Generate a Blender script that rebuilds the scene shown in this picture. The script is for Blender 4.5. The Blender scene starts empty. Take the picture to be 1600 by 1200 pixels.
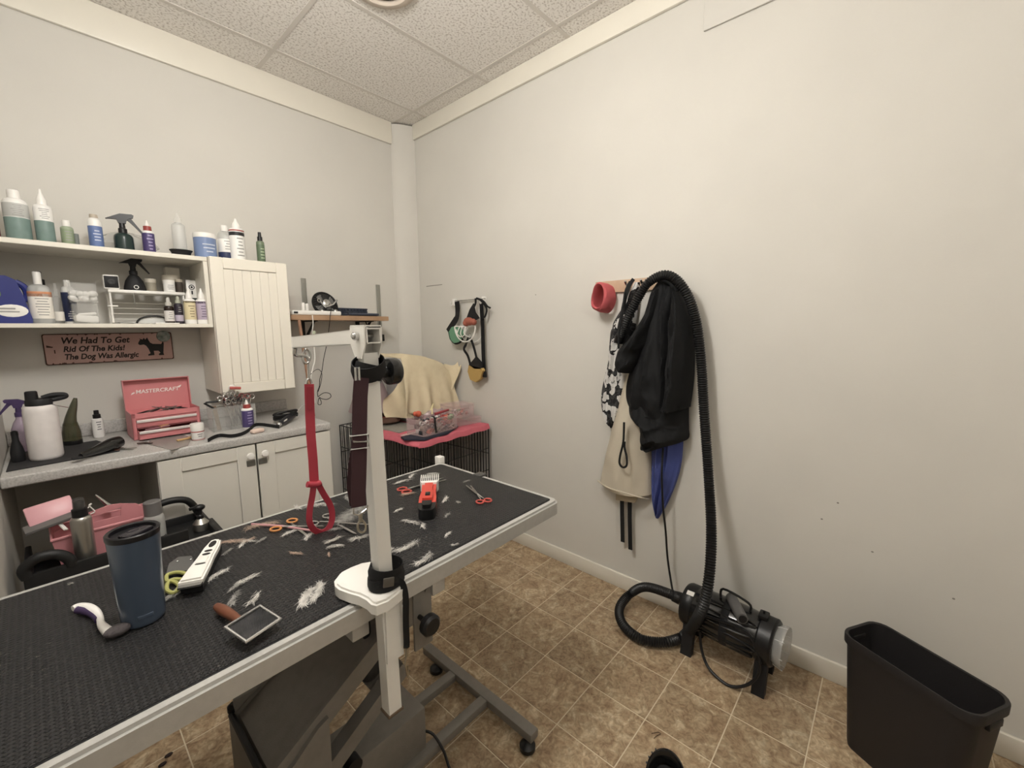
import bpy, bmesh, math, random
from mathutils import Vector, Matrix, noise
S = bpy.context.scene
COL = S.collection
# ------------------------------------------------------------------ camera
cd = bpy.data.cameras.new('camera'); cam = bpy.data.objects.new('camera', cd); COL.objects.link(cam)
cd.sensor_width = 36.0; cd.lens = 14.85; cd.clip_start = 0.02
cam.matrix_world = Matrix(((0.67042809, 0.10134378, -0.73502083, 0.0), (-0.74193751, 0.08167331, -0.66547592, 0.0),
                           (-0.00741026, 0.99149327, 0.12994683, 1.42), (0, 0, 0, 1)))
S.camera = cam
# ------------------------------------------------------------------ world, lights, exposure
w = bpy.data.worlds.new('world'); S.world = w; w.use_nodes = True
w.node_tree.nodes['Background'].inputs[0].default_value = (1.0, 0.93, 0.84, 1)
w.node_tree.nodes['Background'].inputs[1].default_value = 0.05
S.view_settings.view_transform = 'Standard'; S.view_settings.look = 'None'
S.view_settings.gamma = 1.0; S.view_settings.exposure = 0.38; S.view_settings.use_curve_mapping = False
def area(name, loc, sx, sy, power, col):
    l = bpy.data.lights.new(name, 'AREA'); l.shape = 'RECTANGLE'; l.size = sx; l.size_y = sy; l.energy = power; l.color = col
    o = bpy.data.objects.new(name, l); o.location = loc; COL.objects.link(o); return o
LIGHT_XY = (0.32, 1.0)

# ------------------------------------------------------------------ helpers
PI = math.pi
def lin(c):
    return c / 12.92 if c <= 0.04045 else ((c + 0.055) / 1.055) ** 2.4
def rgb(h):
    h = h.lstrip('#'); c = [lin(int(h[i:i + 2], 16) / 255) for i in (0, 2, 4)]; g = .2126 * c[0] + .7152 * c[1] + .0722 * c[2]
    return tuple(g + (x - g) * .80 for x in c) + (1.0,)
MATS = {}
def M(name, col, rough=0.5, metal=0.0, trans=0.0, ior=1.45, var=0.0, vscale=20, bump=0.0, bscale=200, col2=None, sss=0, coat=0.0, spec=0.5, tint=None):
    if name in MATS: return MATS[name]
    m = bpy.data.materials.new(name); m.use_nodes = True; nt = m.node_tree; b = nt.nodes['Principled BSDF']
    b.inputs['Base Color'].default_value = rgb(col); b.inputs['Roughness'].default_value = rough; b.inputs['Metallic'].default_value = metal
    b.inputs['IOR'].default_value = ior; b.inputs['Transmission Weight'].default_value = trans; b.inputs['Coat Weight'].default_value = coat
    b.inputs['Specular IOR Level'].default_value = spec
    if var or bump:
        tc = nt.nodes.new('ShaderNodeTexCoord')
    if var:
        n = nt.nodes.new('ShaderNodeTexNoise'); n.inputs['Scale'].default_value = vscale; n.inputs['Detail'].default_value = 5
        nt.links.new(tc.outputs['Object'], n.inputs['Vector'])
        mx = nt.nodes.new('ShaderNodeMix'); mx.data_type = 'RGBA'
        c = rgb(col)
        c2 = rgb(col2) if col2 else tuple(x * 0.55 for x in c[:3]) + (1,)
        mx.inputs[6].default_value = c; mx.inputs[7].default_value = c2
        mr = nt.nodes.new('ShaderNodeMapRange'); mr.inputs[1].default_value = 0.4; mr.inputs[2].default_value = 0.7; mr.inputs[4].default_value = var
        nt.links.new(n.outputs['Fac'], mr.inputs[0]); nt.links.new(mr.outputs[0], mx.inputs[0]); nt.links.new(mx.outputs[2], b.inputs['Base Color'])
    if bump:
        n2 = nt.nodes.new('ShaderNodeTexNoise'); n2.inputs['Scale'].default_value = bscale; n2.inputs['Detail'].default_value = 3
        nt.links.new(tc.outputs['Object'], n2.inputs['Vector'])
        bp = nt.nodes.new('ShaderNodeBump'); bp.inputs['Strength'].default_value = bump; bp.inputs['Distance'].default_value = 0.002
        nt.links.new(n2.outputs['Fac'], bp.inputs['Height']); nt.links.new(bp.outputs[0], b.inputs['Normal'])
    MATS[name] = m; return m
def glassy(name, col, alpha=0.25, rough=0.08):
    # thin clear plastic: mostly see-through with its own gloss
    if name in MATS: return MATS[name]
    m = bpy.data.materials.new(name); m.use_nodes = True; nt = m.node_tree; b = nt.nodes['Principled BSDF']
    b.inputs['Base Color'].default_value = rgb(col); b.inputs['Roughness'].default_value = rough; b.inputs['Alpha'].default_value = alpha
    MATS[name] = m; return m

def catmull(pts, n=8, closed=False):
    pts = [Vector(p) for p in pts]; out = []
    N = len(pts)
    if N < 3: return pts
    rng = range(N) if closed else range(N - 1)
    for i in rng:
        if closed: p0, p1, p2, p3 = pts[i - 1], pts[i], pts[(i + 1) % N], pts[(i + 2) % N]
        else: p0, p1, p2, p3 = pts[max(i - 1, 0)], pts[i], pts[i + 1], pts[min(i + 2, N - 1)]
        for k in range(n):
            t = k / n
            out.append(0.5 * ((2 * p1) + (p2 - p0) * t + (2 * p0 - 5 * p1 + 4 * p2 - p3) * t * t + (3 * p1 - p0 - 3 * p2 + p3) * t ** 3))
    if not closed: out.append(pts[-1])
    return out
def resample(pts, step):
    out = [pts[0].copy()]; acc = 0
    for a, b in zip(pts, pts[1:]):
        L = (b - a).length
        if L < 1e-9: continue
        d = step - acc
        while d <= L:
            out.append(a.lerp(b, d / L)); d += step
        acc = L - (d - step)
    return out
def rot(ax=0, ay=0, az=0):
    return Matrix.Rotation(az, 4, 'Z') @ Matrix.Rotation(ay, 4, 'Y') @ Matrix.Rotation(ax, 4, 'X')

class MB:
    """collects shapes into one mesh"""
    def __init__(s): s.v = []; s.f = []
    def add(s, vs, fs, mx=None):
        o = len(s.v)
        s.v += [(mx @ Vector(p)) if mx else Vector(p) for p in vs]
        s.f += [tuple(i + o for i in f) for f in fs]; return s
    def box(s, c, size, r=None, bev=0.0, seg=2):
        bm = bmesh.new(); bmesh.ops.create_cube(bm, size=1.0)
        for v in bm.verts: v.co = Vector((v.co.x * size[0], v.co.y * size[1], v.co.z * size[2]))
        if bev: bmesh.ops.bevel(bm, geom=bm.edges[:], offset=min(bev, min(size) * 0.49), segments=seg, profile=0.5, affect='EDGES')
        mx = Matrix.Translation(c) @ (r if r else Matrix())
        bm.verts.index_update(); s.add([v.co.copy() for v in bm.verts], [[v.index for v in f.verts] for f in bm.faces], mx); bm.free(); return s
    def b2(s, lo, hi, bev=0.0, seg=2):
        return s.box([(a + b) / 2 for a, b in zip(lo, hi)], [abs(b - a) for a, b in zip(lo, hi)], None, bev, seg)
    def lathe(s, prof, o=(0, 0, 0), seg=20, sx=1, sy=1, mx=None, cap=True, a0=0, a1=2 * PI, closed=False):
        full = abs(a1 - a0 - 2 * PI) < 1e-6; n = seg if full else seg + 1
        vs = []; fs = []
        for (r, z) in prof:
            for i in range(n):
                a = a0 + (a1 - a0) * i / seg
                vs.append((r * math.cos(a) * sx, r * math.sin(a) * sy, z))
        m = len(prof)
        for j in range(m if closed else m - 1):
            for i in range(seg):
                i2 = (i + 1) % n; j2 = (j + 1) % m
                fs.append((j * n + i, j * n + i2, j2 * n + i2, j2 * n + i))
        if cap and full and not closed:
            if prof[0][0] > 1e-6: fs.append(tuple(reversed(range(n))))
            if prof[-1][0] > 1e-6: fs.append(tuple(range((m - 1) * n, m * n)))
        T = Matrix.Translation(o)
        s.add(vs, fs, T @ mx if mx else T); return s
    def tube(s, pts, r, seg=8, closed=False, radii=None, flat=None, up=None):
        """sweep; flat=(w,t) makes a strap"""
        pts = [Vector(p) for p in pts]; N = len(pts)
        tan = []
        for i in range(N):
            a = pts[i - 1] if (i or closed) else pts[0]; b = pts[(i + 1) % N] if (i < N - 1 or closed) else pts[-1]
            t = (b - a); tan.append(t.normalized() if t.length > 1e-9 else Vector((0, 0, 1)))
        u = Vector(up) if up else (Vector((0, 0, 1)) if abs(tan[0].z) < 0.9 else Vector((1, 0, 0)))
        vs = []; fs = []
        for i in range(N):
            t = tan[i]; n = u - t * u.dot(t)
            if n.length < 1e-6: n = t.orthogonal()
            n.normalize(); bb = t.cross(n)
            if not up: u = n
            rr = radii[i] if radii else r
            if flat:
                wv, tv = flat
                for (a, c) in ((-1, -1), (1, -1), (1, 1), (-1, 1)): vs.append(pts[i] + bb * (a * wv / 2) + n * (c * tv / 2))
            else:
                for k in range(seg):
                    a = 2 * PI * k / seg; vs.append(pts[i] + (n * math.cos(a) + bb * math.sin(a)) * rr)
        q = 4 if flat else seg
        for i in range(N if closed else N - 1):
            j = (i + 1) % N
            for k in range(q): fs.append((i * q + k, i * q + (k + 1) % q, j * q + (k + 1) % q, j * q + k))
        if not closed:
            fs.append(tuple(reversed(range(q)))); fs.append(tuple(range((N - 1) * q, N * q)))
        return s.add(vs, fs)
    def cyl(s, p0, p1, r0, r1=None, seg=14):
        return s.tube([p0, p1], r0, seg, radii=[r0, r0 if r1 is None else r1])
    def prism(s, poly, t, mx=None, bev=0.0):
        """2D outline in XY, extruded 0..t in Z"""
        bm = bmesh.new(); vs = [bm.verts.new((p[0], p[1], 0)) for p in poly]; f = bm.faces.new(vs); f.normal_update()
        if f.normal.z > 0: f.normal_flip()
        r = bmesh.ops.extrude_face_region(bm, geom=[f])
        for v in r['geom']:
            if isinstance(v, bmesh.types.BMVert): v.co.z += t
        if bev:
            es = [e for e in bm.edges if abs(e.verts[0].co.z - t) < 1e-9 and abs(e.verts[1].co.z - t) < 1e-9]
            bmesh.ops.bevel(bm, geom=es, offset=bev, segments=2, affect='EDGES')
        bm.verts.index_update(); s.add([v.co.copy() for v in bm.verts], [[v.index for v in f.verts] for f in bm.faces], mx); bm.free(); return s
    def sphere(s, c, r, sc=(1, 1, 1), mx=None, seg=14, rings=9):
        prof = [(max(r * math.sin(PI * i / rings), 1e-5), -r * math.cos(PI * i / rings)) for i in range(rings + 1)]
        T = Matrix.Translation(c) @ (mx or Matrix()) @ Matrix.Diagonal((sc[0], sc[1], sc[2], 1))
        vs = []; fs = []
        for (a, z) in prof:
            for i in range(seg): vs.append((a * math.cos(2 * PI * i / seg), a * math.sin(2 * PI * i / seg), z))
        for j in range(rings):
            for i in range(seg): fs.append((j * seg + i, j * seg + (i + 1) % seg, (j + 1) * seg + (i + 1) % seg, (j + 1) * seg + i))
        return s.add(vs, fs, T)
    def grid(s, fn, nu, nv, thick=None, closeu=False):
        """fn(u,v)->point; thick is an offset vector function or constant vector giving the back face"""
        n = nu if closeu else nu + 1
        F = [[Vector(fn(i / nu, j / nv)) for i in range(n)] for j in range(nv + 1)]
        vs = [p for row in F for p in row]; fs = []
        for j in range(nv):
            for i in range(nu):
                i2 = (i + 1) % n; fs.append((j * n + i, j * n + i2, (j + 1) * n + i2, (j + 1) * n + i))
        if thick is not None:
            t = Vector(thick); o = len(vs); vs += [p + t for p in vs[:o]]
            fs += [tuple(reversed([k + o for k in f])) for f in fs[:]]
            if not closeu:
                for j in range(nv):
                    a, b = j * n, (j + 1) * n; fs.append((a, b, b + o, a + o)); a, b = j * n + nu, (j + 1) * n + nu; fs.append((b, a, a + o, b + o))
            for i in range(nu):
                i2 = (i + 1) % n
                fs.append((i2, i, i + o, i2 + o)); a, b = nv * n + i, nv * n + i2; fs.append((a, b, b + o, a + o))
        return s.add(vs, fs)

def mesh_from(name, mb, mat, inv=None, smooth=True, fixn=True):
    me = bpy.data.meshes.new(name)
    vs = [(inv @ p) if inv else p for p in mb.v]
    me.from_pydata([tuple(v) for v in vs], [], mb.f)
    if fixn:
        bm = bmesh.new(); bm.from_mesh(me); bmesh.ops.recalc_face_normals(bm, faces=bm.faces[:]); bm.to_mesh(me); bm.free()
    if smooth:
        me.polygons.foreach_set('use_smooth', [True] * len(me.polygons))
        me.set_sharp_from_angle(angle=math.radians(38))
    me.materials.append(mat); me.update(); return me
def rootof(o):
    while o.parent: o = o.parent
    return o
def thing(name, label, cat, loc=(0, 0, 0), rz=0, group=None, rx=0, ry=0):
    o = bpy.data.objects.new(name, None); o.empty_display_size = 0.05; COL.objects.link(o)
    o.location = loc; o.rotation_euler = (rx, ry, rz); tag(o, label, cat, group); return o
def tag(o, label, cat, group=None):
    o['label'] = label; o['category'] = cat
    if group: o['group'] = group
    return o
def part(name, mb, mat, parent, label=None, kind=None, smooth=True):
    """shape given in the thing's own space"""
    o = bpy.data.objects.new(name, mesh_from(name, mb, mat, None, smooth)); COL.objects.link(o); o.parent = parent
    if label: o['label'] = label
    if kind: o['kind'] = kind
    return o
def partw(name, mb, mat, parent, label=None, kind=None, smooth=True):
    """shape given in room space"""
    inv = rootof(parent).matrix_basis.inverted()
    o = bpy.data.objects.new(name, mesh_from(name, mb, mat, inv, smooth)); COL.objects.link(o); o.parent = parent
    if label: o['label'] = label
    if kind: o['kind'] = kind
    return o
def solo(name, mb, mat, label, cat, group=None, kind=None):
    xs = [p.x for p in mb.v]; ys = [p.y for p in mb.v]; z = min(p.z for p in mb.v)
    c = Vector(((min(xs) + max(xs)) / 2, (min(ys) + max(ys)) / 2, z))
    o = bpy.data.objects.new(name, mesh_from(name, mb, mat, Matrix.Translation(-c))); COL.objects.link(o); o.location = c
    tag(o, label, cat, group)
    if kind: o['kind'] = kind
    return o
def struct(name, mb, mat, smooth=True):
    o = bpy.data.objects.new(name, mesh_from(name, mb, mat, None, smooth)); COL.objects.link(o); o['kind'] = 'structure'; return o
def text(name, body, size, mat, parent, loc, r, extrude=0.0006, shear=0.0, align='LEFT', sx=1.0, label=None, bold=0.0):
    cu = bpy.data.curves.new(name, 'FONT'); cu.body = body; cu.size = size; cu.shear = shear; cu.extrude = extrude; cu.align_x = align; cu.resolution_u = 3; cu.offset = bold
    o = bpy.data.objects.new(name, cu); COL.objects.link(o)
    dg = bpy.context.evaluated_depsgraph_get(); dg.update()
    me = bpy.data.meshes.new_from_object(o.evaluated_get(dg)); bpy.data.objects.remove(o); bpy.data.curves.remove(cu)
    me.transform(Matrix.Translation(loc) @ r @ Matrix.Diagonal((sx, 1, 1, 1))); me.materials.clear(); me.materials.append(mat); me.name = name
    q = bpy.data.objects.new(name, me); COL.objects.link(q); q.parent = parent
    if label: q['label'] = label
    return q
UPR = Matrix.Rotation(PI / 2, 4, 'X')            # text upright, facing -y

# ------------------------------------------------------------------ shared materials
def wallmat(name, col):
    return M(name, col, 0.62, var=0.12, vscale=1.6, bump=0.12, bscale=260, spec=0.35)
white_paint = M('white_paint', '#e9e4d8', 0.35, var=0.06, vscale=6)
white_lam = M('white_laminate', '#e8e2d3', 0.3, var=0.05, vscale=5)
white_pl = M('white_plastic', '#efece6', 0.3, bump=0.03)
black_pl = M('black_plastic', '#141416', 0.38)
black_matte = M('black_matte', '#17171a', 0.62, bump=0.1)
black_web = M('black_webbing', '#121214', 0.8, bump=0.4, bscale=600)
chrome = M('chrome', '#c9c9c8', 0.22, 1.0)
steel = M('brushed_steel', '#a9a9a5', 0.38, 1.0)
wood = M('shelf_wood', '#b58d66', 0.5, var=0.6, vscale=14, col2='#8d6745')
black_metal = M('black_metal', '#151515', 0.45, 0.3)
clearp = glassy('clear_plastic', '#e4e4e0', 0.13)
frost = glassy('cloudy_plastic', '#d9dad6', 0.5, 0.3)
clipgreen = glassy('smoky_olive_plastic', '#4b4a2c', 0.8, 0.15)
print_grey = M('label_print_grey', '#9c9a97', 0.6)
# ================================================================== the room
X0, X1, Y0, Y1, ZC = -0.15, 2.007, -1.5, 2.867, 2.915
wm = wallmat('wall_paint', '#d5d1c8')
struct('wall_back', MB().b2((X0 - .1, Y1, 0), (X1 + .1, Y1 + .1, ZC + .1)), wm)
struct('wall_right', MB().b2((X1, Y0 - .1, 0), (X1 + .1, Y1, ZC + .1)), wm)
struct('wall_left', MB().b2((X0 - .1, Y0 - .1, 0), (X0, Y1, ZC + .1)), wm)
struct('wall_front', MB().b2((X0, Y0 - .1, 0), (X1, Y0, ZC + .1)), wm)
# soft-edged boxed-in chase in the corner and the shallow patch high on the right wall
chase = [(1.858, 2.866), (1.868, 2.846), (1.888, 2.828), (1.915, 2.810), (1.945, 2.795), (1.978, 2.782), (2.006, 2.774), (2.006, 2.866)]
struct('trim_1', MB().prism(chase, 2.905), wm)
struct('trim_2', MB().b2((1.996, -0.9, 2.655), (2.006, 0.707, 2.805), 0.003), wm)
# crown bands under the ceiling
struct('trim_3', MB().b2((X0, 2.848, 2.765), (1.86, 2.866, ZC), 0.003), white_lam)
struct('trim_4', MB().b2((1.988, Y0, 2.81), (2.006, 2.775, ZC), 0.003), white_lam)
bbm = M('baseboard_paint', '#e2dccd', 0.4)
struct('baseboard_right', MB().b2((1.993, Y0, 0.0), (2.0065, 2.77, 0.083), 0.003), bbm)
struct('baseboard_back', MB().b2((1.02, 2.853, 0.0), (1.86, 2.8665, 0.083), 0.003), bbm)
# floor of 9 inch vinyl tiles on a pale grout bed
def floormat():
    m = bpy.data.materials.new('stone_pattern_vinyl'); m.use_nodes = True; nt = m.node_tree; b = nt.nodes['Principled BSDF']; L = nt.links.new
    tc = nt.nodes.new('ShaderNodeTexCoord'); oi = nt.nodes.new('ShaderNodeObjectInfo')
    ad = nt.nodes.new('ShaderNodeVectorMath'); ad.operation = 'MULTIPLY_ADD'; ad.inputs[1].default_value = (1, 1, 1)
    cx = nt.nodes.new('ShaderNodeVectorMath'); cx.operation = 'SCALE'; cx.inputs[0].default_value = (31, 17, 11)
    L(oi.outputs['Random'], cx.inputs['Scale']); L(tc.outputs['Object'], ad.inputs[0]); L(cx.outputs[0], ad.inputs[2])
    n1 = nt.nodes.new('ShaderNodeTexNoise'); n1.inputs['Scale'].default_value = 14; n1.inputs['Detail'].default_value = 8; n1.inputs['Distortion'].default_value = 1.4; n1.inputs['Roughness'].default_value = .65
    n2 = nt.nodes.new('ShaderNodeTexNoise'); n2.inputs['Scale'].default_value = 38; n2.inputs['Detail'].default_value = 6; n2.inputs['Distortion'].default_value = 2.0
    L(ad.outputs[0], n1.inputs['Vector']); L(ad.outputs[0], n2.inputs['Vector'])
    r1 = nt.nodes.new('ShaderNodeValToRGB'); e = r1.color_ramp.elements
    e[0].position = .28; e[0].color = rgb('#866a4c'); e[1].position = .74; e[1].color = rgb('#d6c5a4')
    x = e.new(.42); x.color = rgb('#a48866'); x = e.new(.56); x.color = rgb('#b69e7a')
    r2 = nt.nodes.new('ShaderNodeValToRGB'); e = r2.color_ramp.elements; e[0].position = .35; e[0].color = (.66, .62, .57, 1); e[1].position = .62; e[1].color = (1.16, 1.15, 1.12, 1)
    L(n1.outputs['Fac'], r1.inputs[0]); L(n2.outputs['Fac'], r2.inputs[0])
    mx = nt.nodes.new('ShaderNodeMix'); mx.data_type = 'RGBA'; mx.blend_type = 'MULTIPLY'; mx.inputs[0].default_value = .8
    L(r1.outputs[0], mx.inputs[6]); L(r2.outputs[0], mx.inputs[7])
    hv = nt.nodes.new('ShaderNodeHueSaturation'); mr = nt.nodes.new('ShaderNodeMapRange'); mr.inputs[3].default_value = .86; mr.inputs[4].default_value = 1.1
    L(oi.outputs['Random'], mr.inputs[0]); L(mr.outputs[0], hv.inputs['Value']); L(mx.outputs[2], hv.inputs['Color']); L(hv.outputs[0], b.inputs['Base Color'])
    b.inputs['Roughness'].default_value = .42; b.inputs['Specular IOR Level'].default_value = .35
    bp = nt.nodes.new('ShaderNodeBump'); bp.inputs['Strength'].default_value = .25; bp.inputs['Distance'].default_value = .001; L(n2.outputs['Fac'], bp.inputs['Height']); L(bp.outputs[0], b.inputs['Normal'])
    return m
fl = struct('floor', MB().b2((X0 - .1, Y0 - .1, -0.08), (X1 + .1, Y1 + .1, -0.0016)), M('grout', '#dccbaa', 0.6))
fm = floormat()
TP = 0.2293; gx0, gy0 = 1.566 - 8 * TP, 0.567 - 9 * TP
cache = {}
for i in range(0, 11):
    for j in range(0, 20):
        ax, bx = max(gx0 + i * TP, X0), min(gx0 + (i + 1) * TP, X1 - .001); ay, by = max(gy0 + j * TP, Y0), min(gy0 + (j + 1) * TP, Y1 - .001)
        if bx - ax < .01 or by - ay < .01: continue
        key = (round(bx - ax, 3), round(by - ay, 3))
        if key not in cache:
            w_, h_ = key[0] / 2 - .0019, key[1] / 2 - .0019
            cache[key] = mesh_from('floor_tile', MB().b2((-w_, -h_, -.0016), (w_, h_, 0), .0007, 1), fm, None, False)
        o = bpy.data.objects.new('floor_tile', cache[key]); COL.objects.link(o); o.parent = fl; o.location = ((ax + bx) / 2, (ay + by) / 2, 0)
# suspended ceiling: slab, tiles, tee bars
def ceilmat():
    m = bpy.data.materials.new('speckled_ceiling_tile'); m.use_nodes = True; nt = m.node_tree; b = nt.nodes['Principled BSDF']; L = nt.links.new
    tc = nt.nodes.new('ShaderNodeTexCoord'); n = nt.nodes.new('ShaderNodeTexNoise'); n.inputs['Scale'].default_value = 90; n.inputs['Detail'].default_value = 4
    L(tc.outputs['Object'], n.inputs['Vector']); r = nt.nodes.new('ShaderNodeValToRGB'); e = r.color_ramp.elements
    e[0].position = .36; e[0].color = rgb('#c2b9af'); e[1].position = .5; e[1].color = rgb('#ebe6df'); L(n.outputs['Fac'], r.inputs[0]); L(r.outputs[0], b.inputs['Base Color'])
    b.inputs['Roughness'].default_value = .9; bp = nt.nodes.new('ShaderNodeBump'); bp.inputs['Strength'].default_value = .4; bp.inputs['Distance'].default_value = .002
    L(n.outputs['Fac'], bp.inputs['Height']); L(bp.outputs[0], b.inputs['Normal']); return m
ce = struct('ceiling', MB().b2((X0 - .1, Y0 - .1, ZC + .012), (X1 + .1, Y1 + .1, ZC + .1)), M('ceiling_slab', '#cfc9c0', 0.9))
cm = ceilmat(); tee = M('tee_bar_white', '#d2cbc2', 0.5)
xs = [X0, .096, .988, 1.88, X1]; ys = [Y0, -1.08, -.46, .155, .772, 1.388, 1.982, 2.605, Y1]
for i in range(4):
    for j in range(8):
        a, b_, c, d = xs[i], xs[i + 1], ys[j], ys[j + 1]
        o = bpy.data.objects.new('ceiling_tile', mesh_from('ceiling_tile', MB().b2((a - (a + b_) / 2 + .004, c - (c + d) / 2 + .004, 0), (b_ - (a + b_) / 2 - .004, d - (c + d) / 2 - .004, .010), .002, 1), cm, None, False))
        COL.objects.link(o); o.parent = ce; o.location = ((a + b_) / 2, (c + d) / 2, ZC + .001)
for x in xs[1:-1]: part('tee_bar', MB().b2((x - .011, Y0, ZC - .002), (x + .011, Y1, ZC + .003)), tee, ce)
for y in ys[1:-1]: part('tee_bar', MB().b2((X0, y - .011, ZC - .0025), (X1, y + .011, ZC + .003)), tee, ce)
# unseen lamp overhead, fill lamp added behind the viewer, round air diffuser in view
def globe_light(x, y, label, power):
    t = thing('ceiling_light', label, 'light', (x, y, 2.5))
    part('light_base', MB().lathe([(.07, .39), (.075, .414), (.001, .414)], seg=28).cyl((0, 0, .12), (0, 0, .40), .012), white_paint, t)
    e = bpy.data.materials.new('lit_globe'); e.use_nodes = True; bb = e.node_tree.nodes['Principled BSDF']; bb.inputs['Base Color'].default_value = (.8, .8, .8, 1)
    bb.inputs['Emission Color'].default_value = (1, .972, .925, 1); bb.inputs['Emission Strength'].default_value = power
    part('globe', MB().sphere((0, 0, 0), .14, seg=24, rings=14), e, t)
globe_light(LIGHT_XY[0], LIGHT_XY[1], 'unseen lamp above the grooming table, modelled as a hanging globe', 58)  # main lamp; globe form hung low so the ceiling gets light too
globe_light(.35, -.95, 'added globe fill lamp near the front wall, out of view', 13)  # no known fixture here, added to lift the room's ambient light
t = thing('air_diffuser', 'round beige ceiling air diffuser cut off by the top of the photo', 'vent', (1.138, 1.774, 2.9))
t.location.z = ZC - .022
part('outer_ring', MB().lathe([(.15, .018), (.152, .012), (.14, .002), (.115, 0), (.108, .006), (.108, .018)], seg=40), M('diffuser_beige', '#cbbcab', .5), t)
part('inner_cone', MB().lathe([(.001, .004), (.05, .0), (.085, .006), (.09, .018)], seg=32), MATS['diffuser_beige'], t)
# pencil scuffs on the paint
struct('trim_5', MB().b2((2.0055, 2.50, 1.742), (2.0068, 2.69, 1.747)), M('scuff', '#8a867c', .8))

# ================================================================== counter, base cabinet, upper cabinet, open shelves
CT = .923
def speckle():
    m = M('grey_speckled_laminate', '#bfbcb8', 0.35, var=.75, vscale=170, col2='#97948f'); return m
lam = speckle()
t = thing('countertop', 'grey speckled laminate countertop along the back wall', 'countertop', (0.43, 2.55, CT - .04))
prof = [(0, -.04), (.0, -.006), (.006, 0), (.62, 0), (.628, -.003), (.63, -.006), (.63, -.04)]
def ext_x(prof, xa, xb, y0):     # profile (y,z) swept along x
    n = len(prof); vs = [(xa, y0 + p[0], CT + p[1]) for p in prof] + [(xb, y0 + p[0], CT + p[1]) for p in prof]
    return vs, [tuple(range(n)), tuple(reversed(range(n, 2 * n)))] + [((i + 1) % n, i, n + i, n + (i + 1) % n) for i in range(n)]
slab = MB().b2((-.148, 2.237, CT - .04), (1.004, 2.865, CT), .007, 3)
partw('worktop', slab, lam, t)
partw('backsplash', MB().b2((-.148, 2.847, CT + .0005), (1.004, 2.8655, CT + .062), .004), lam, t)
# base cabinet
dm = M('cabinet_white', '#d9d5ca', 0.32, var=.04, vscale=4)
t = thing('base_cabinet', 'white two-door base cabinet under the grey counter', 'cabinet', (.64, 2.57, 0))
partw('carcass', MB().b2((.268, 2.262, .1), (.283, 2.86, CT - .041)).b2((.985, 2.262, 0), (1.0, 2.86, CT - .041)).b2((.283, 2.84, .1), (.985, 2.86, CT - .041)).b2((.283, 2.262, .1), (.985, 2.84, .116)).b2((.268, 2.32, 0), (.985, 2.335, .1)), dm, t)
for (a, b_, kx) in ((.27, .634, .606), (.642, .998, .668)):
    d = MB(); z0, z1 = .115, CT - .045; y0, y1 = 2.243, 2.261; fr = .062
    d.b2((a, y0, z0), (a + fr * 1.25, y1, z1), .002, 1).b2((b_ - fr * 1.25, y0, z0), (b_, y1, z1), .002, 1).b2((a + fr * 1.25, y0, z1 - fr), (b_ - fr * 1.25, y1, z1), .002, 1).b2((a + fr * 1.25, y0, z0), (b_ - fr * 1.25, y1, z0 + fr), .002, 1)
    dr = partw('door', d, dm, t)
    partw('panel', MB().b2((a + fr * 1.25 + .001, y0 + .008, z0 + fr + .001), (b_ - fr * 1.25 - .001, y1, z1 - fr - .001)), dm, dr)
    partw('knob', MB().lathe([(.006, 0), (.006, .012), (.014, .016), (.0165, .022), (.014, .028), (.001, .03)], (kx, 2.243, .83), 16, mx=Matrix.Rotation(PI / 2, 4, 'X')), white_pl, dr)
    hs = M('zinc', '#8e8f8c', 0.45, .9)
    partw('hasp', MB().b2((kx - .014 if kx < .63 else kx - .026, 2.2385, .776), (kx + .024 if kx < .63 else kx + .012, 2.2435, .806), .002, 1).cyl((kx, 2.239, .791), (kx, 2.235, .791), .005), hs, dr, label='small zinc hasp latch')
# open wall shelf unit
SH1, SH2 = 1.783, 1.455       # tops of the two boards
t = thing('wall_shelf_unit', 'white open wall shelf unit with two long boards holding bottles', 'shelf', (.22, 2.72, SH2 - .02))
partw('shelf_board', MB().b2((-.148, 2.565, SH1 - .021), (.588, 2.862, SH1), .002, 1), white_lam, t, label='upper shelf board')
partw('shelf_board', MB().b2((-.148, 2.565, SH2 - .018), (.588, 2.862, SH2), .002, 1), white_lam, t, label='lower shelf board')
partw('side_panel', MB().b2((.57, 2.567, SH2 + .0005), (.588, 2.862, SH1 - .0215), .001, 1), white_lam, t)
partw('mounting_block', MB().b2((.46, 2.815, SH1 - .087), (.52, 2.862, SH1 - .035), .002, 1), white_lam, t)
# upper cabinet
cream = M('cabinet_cream', '#ede6d6', 0.3, var=.03, vscale=3)
t = thing('upper_cabinet', 'cream upper wall cabinet with a beadboard door', 'cabinet', (.765, 2.7, 1.1))
partw('carcass', MB().b2((.591, 2.562, 1.098), (.607, 2.862, 1.786)).b2((.93, 2.562, 1.098), (.946, 2.862, 1.786)).b2((.607, 2.562, 1.098), (.93, 2.862, 1.114)).b2((.607, 2.562, 1.77), (.93, 2.862, 1.786)).b2((.607, 2.852, 1.114), (.93, 2.862, 1.77)), cream, t)
a, b_, z0, z1, y0, y1, fr = .592, .95, 1.092, 1.786, 2.54, 2.5605, .055
d = MB().b2((a, y0, z0), (a + fr, y1, z1), .003, 1).b2((b_ - fr, y0, z0), (b_, y1, z1), .003, 1).b2((a + fr, y0, z1 - fr), (b_ - fr, y1, z1), .003, 1).b2((a + fr, y0, z0), (b_ - fr, y1, z0 + fr), .003, 1)
dr = partw('door', d, cream, t)
n = 6; wv = (b_ - a - 2 * fr) / n
for k in range(n):
    partw('bead_plank', MB().b2((a + fr + k * wv + .0004, y0 + .006, z0 + fr + .001), (a + fr + (k + 1) * wv - .0004, y1 - .001, z1 - fr - .001), .0012, 1), cream, dr)
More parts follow.
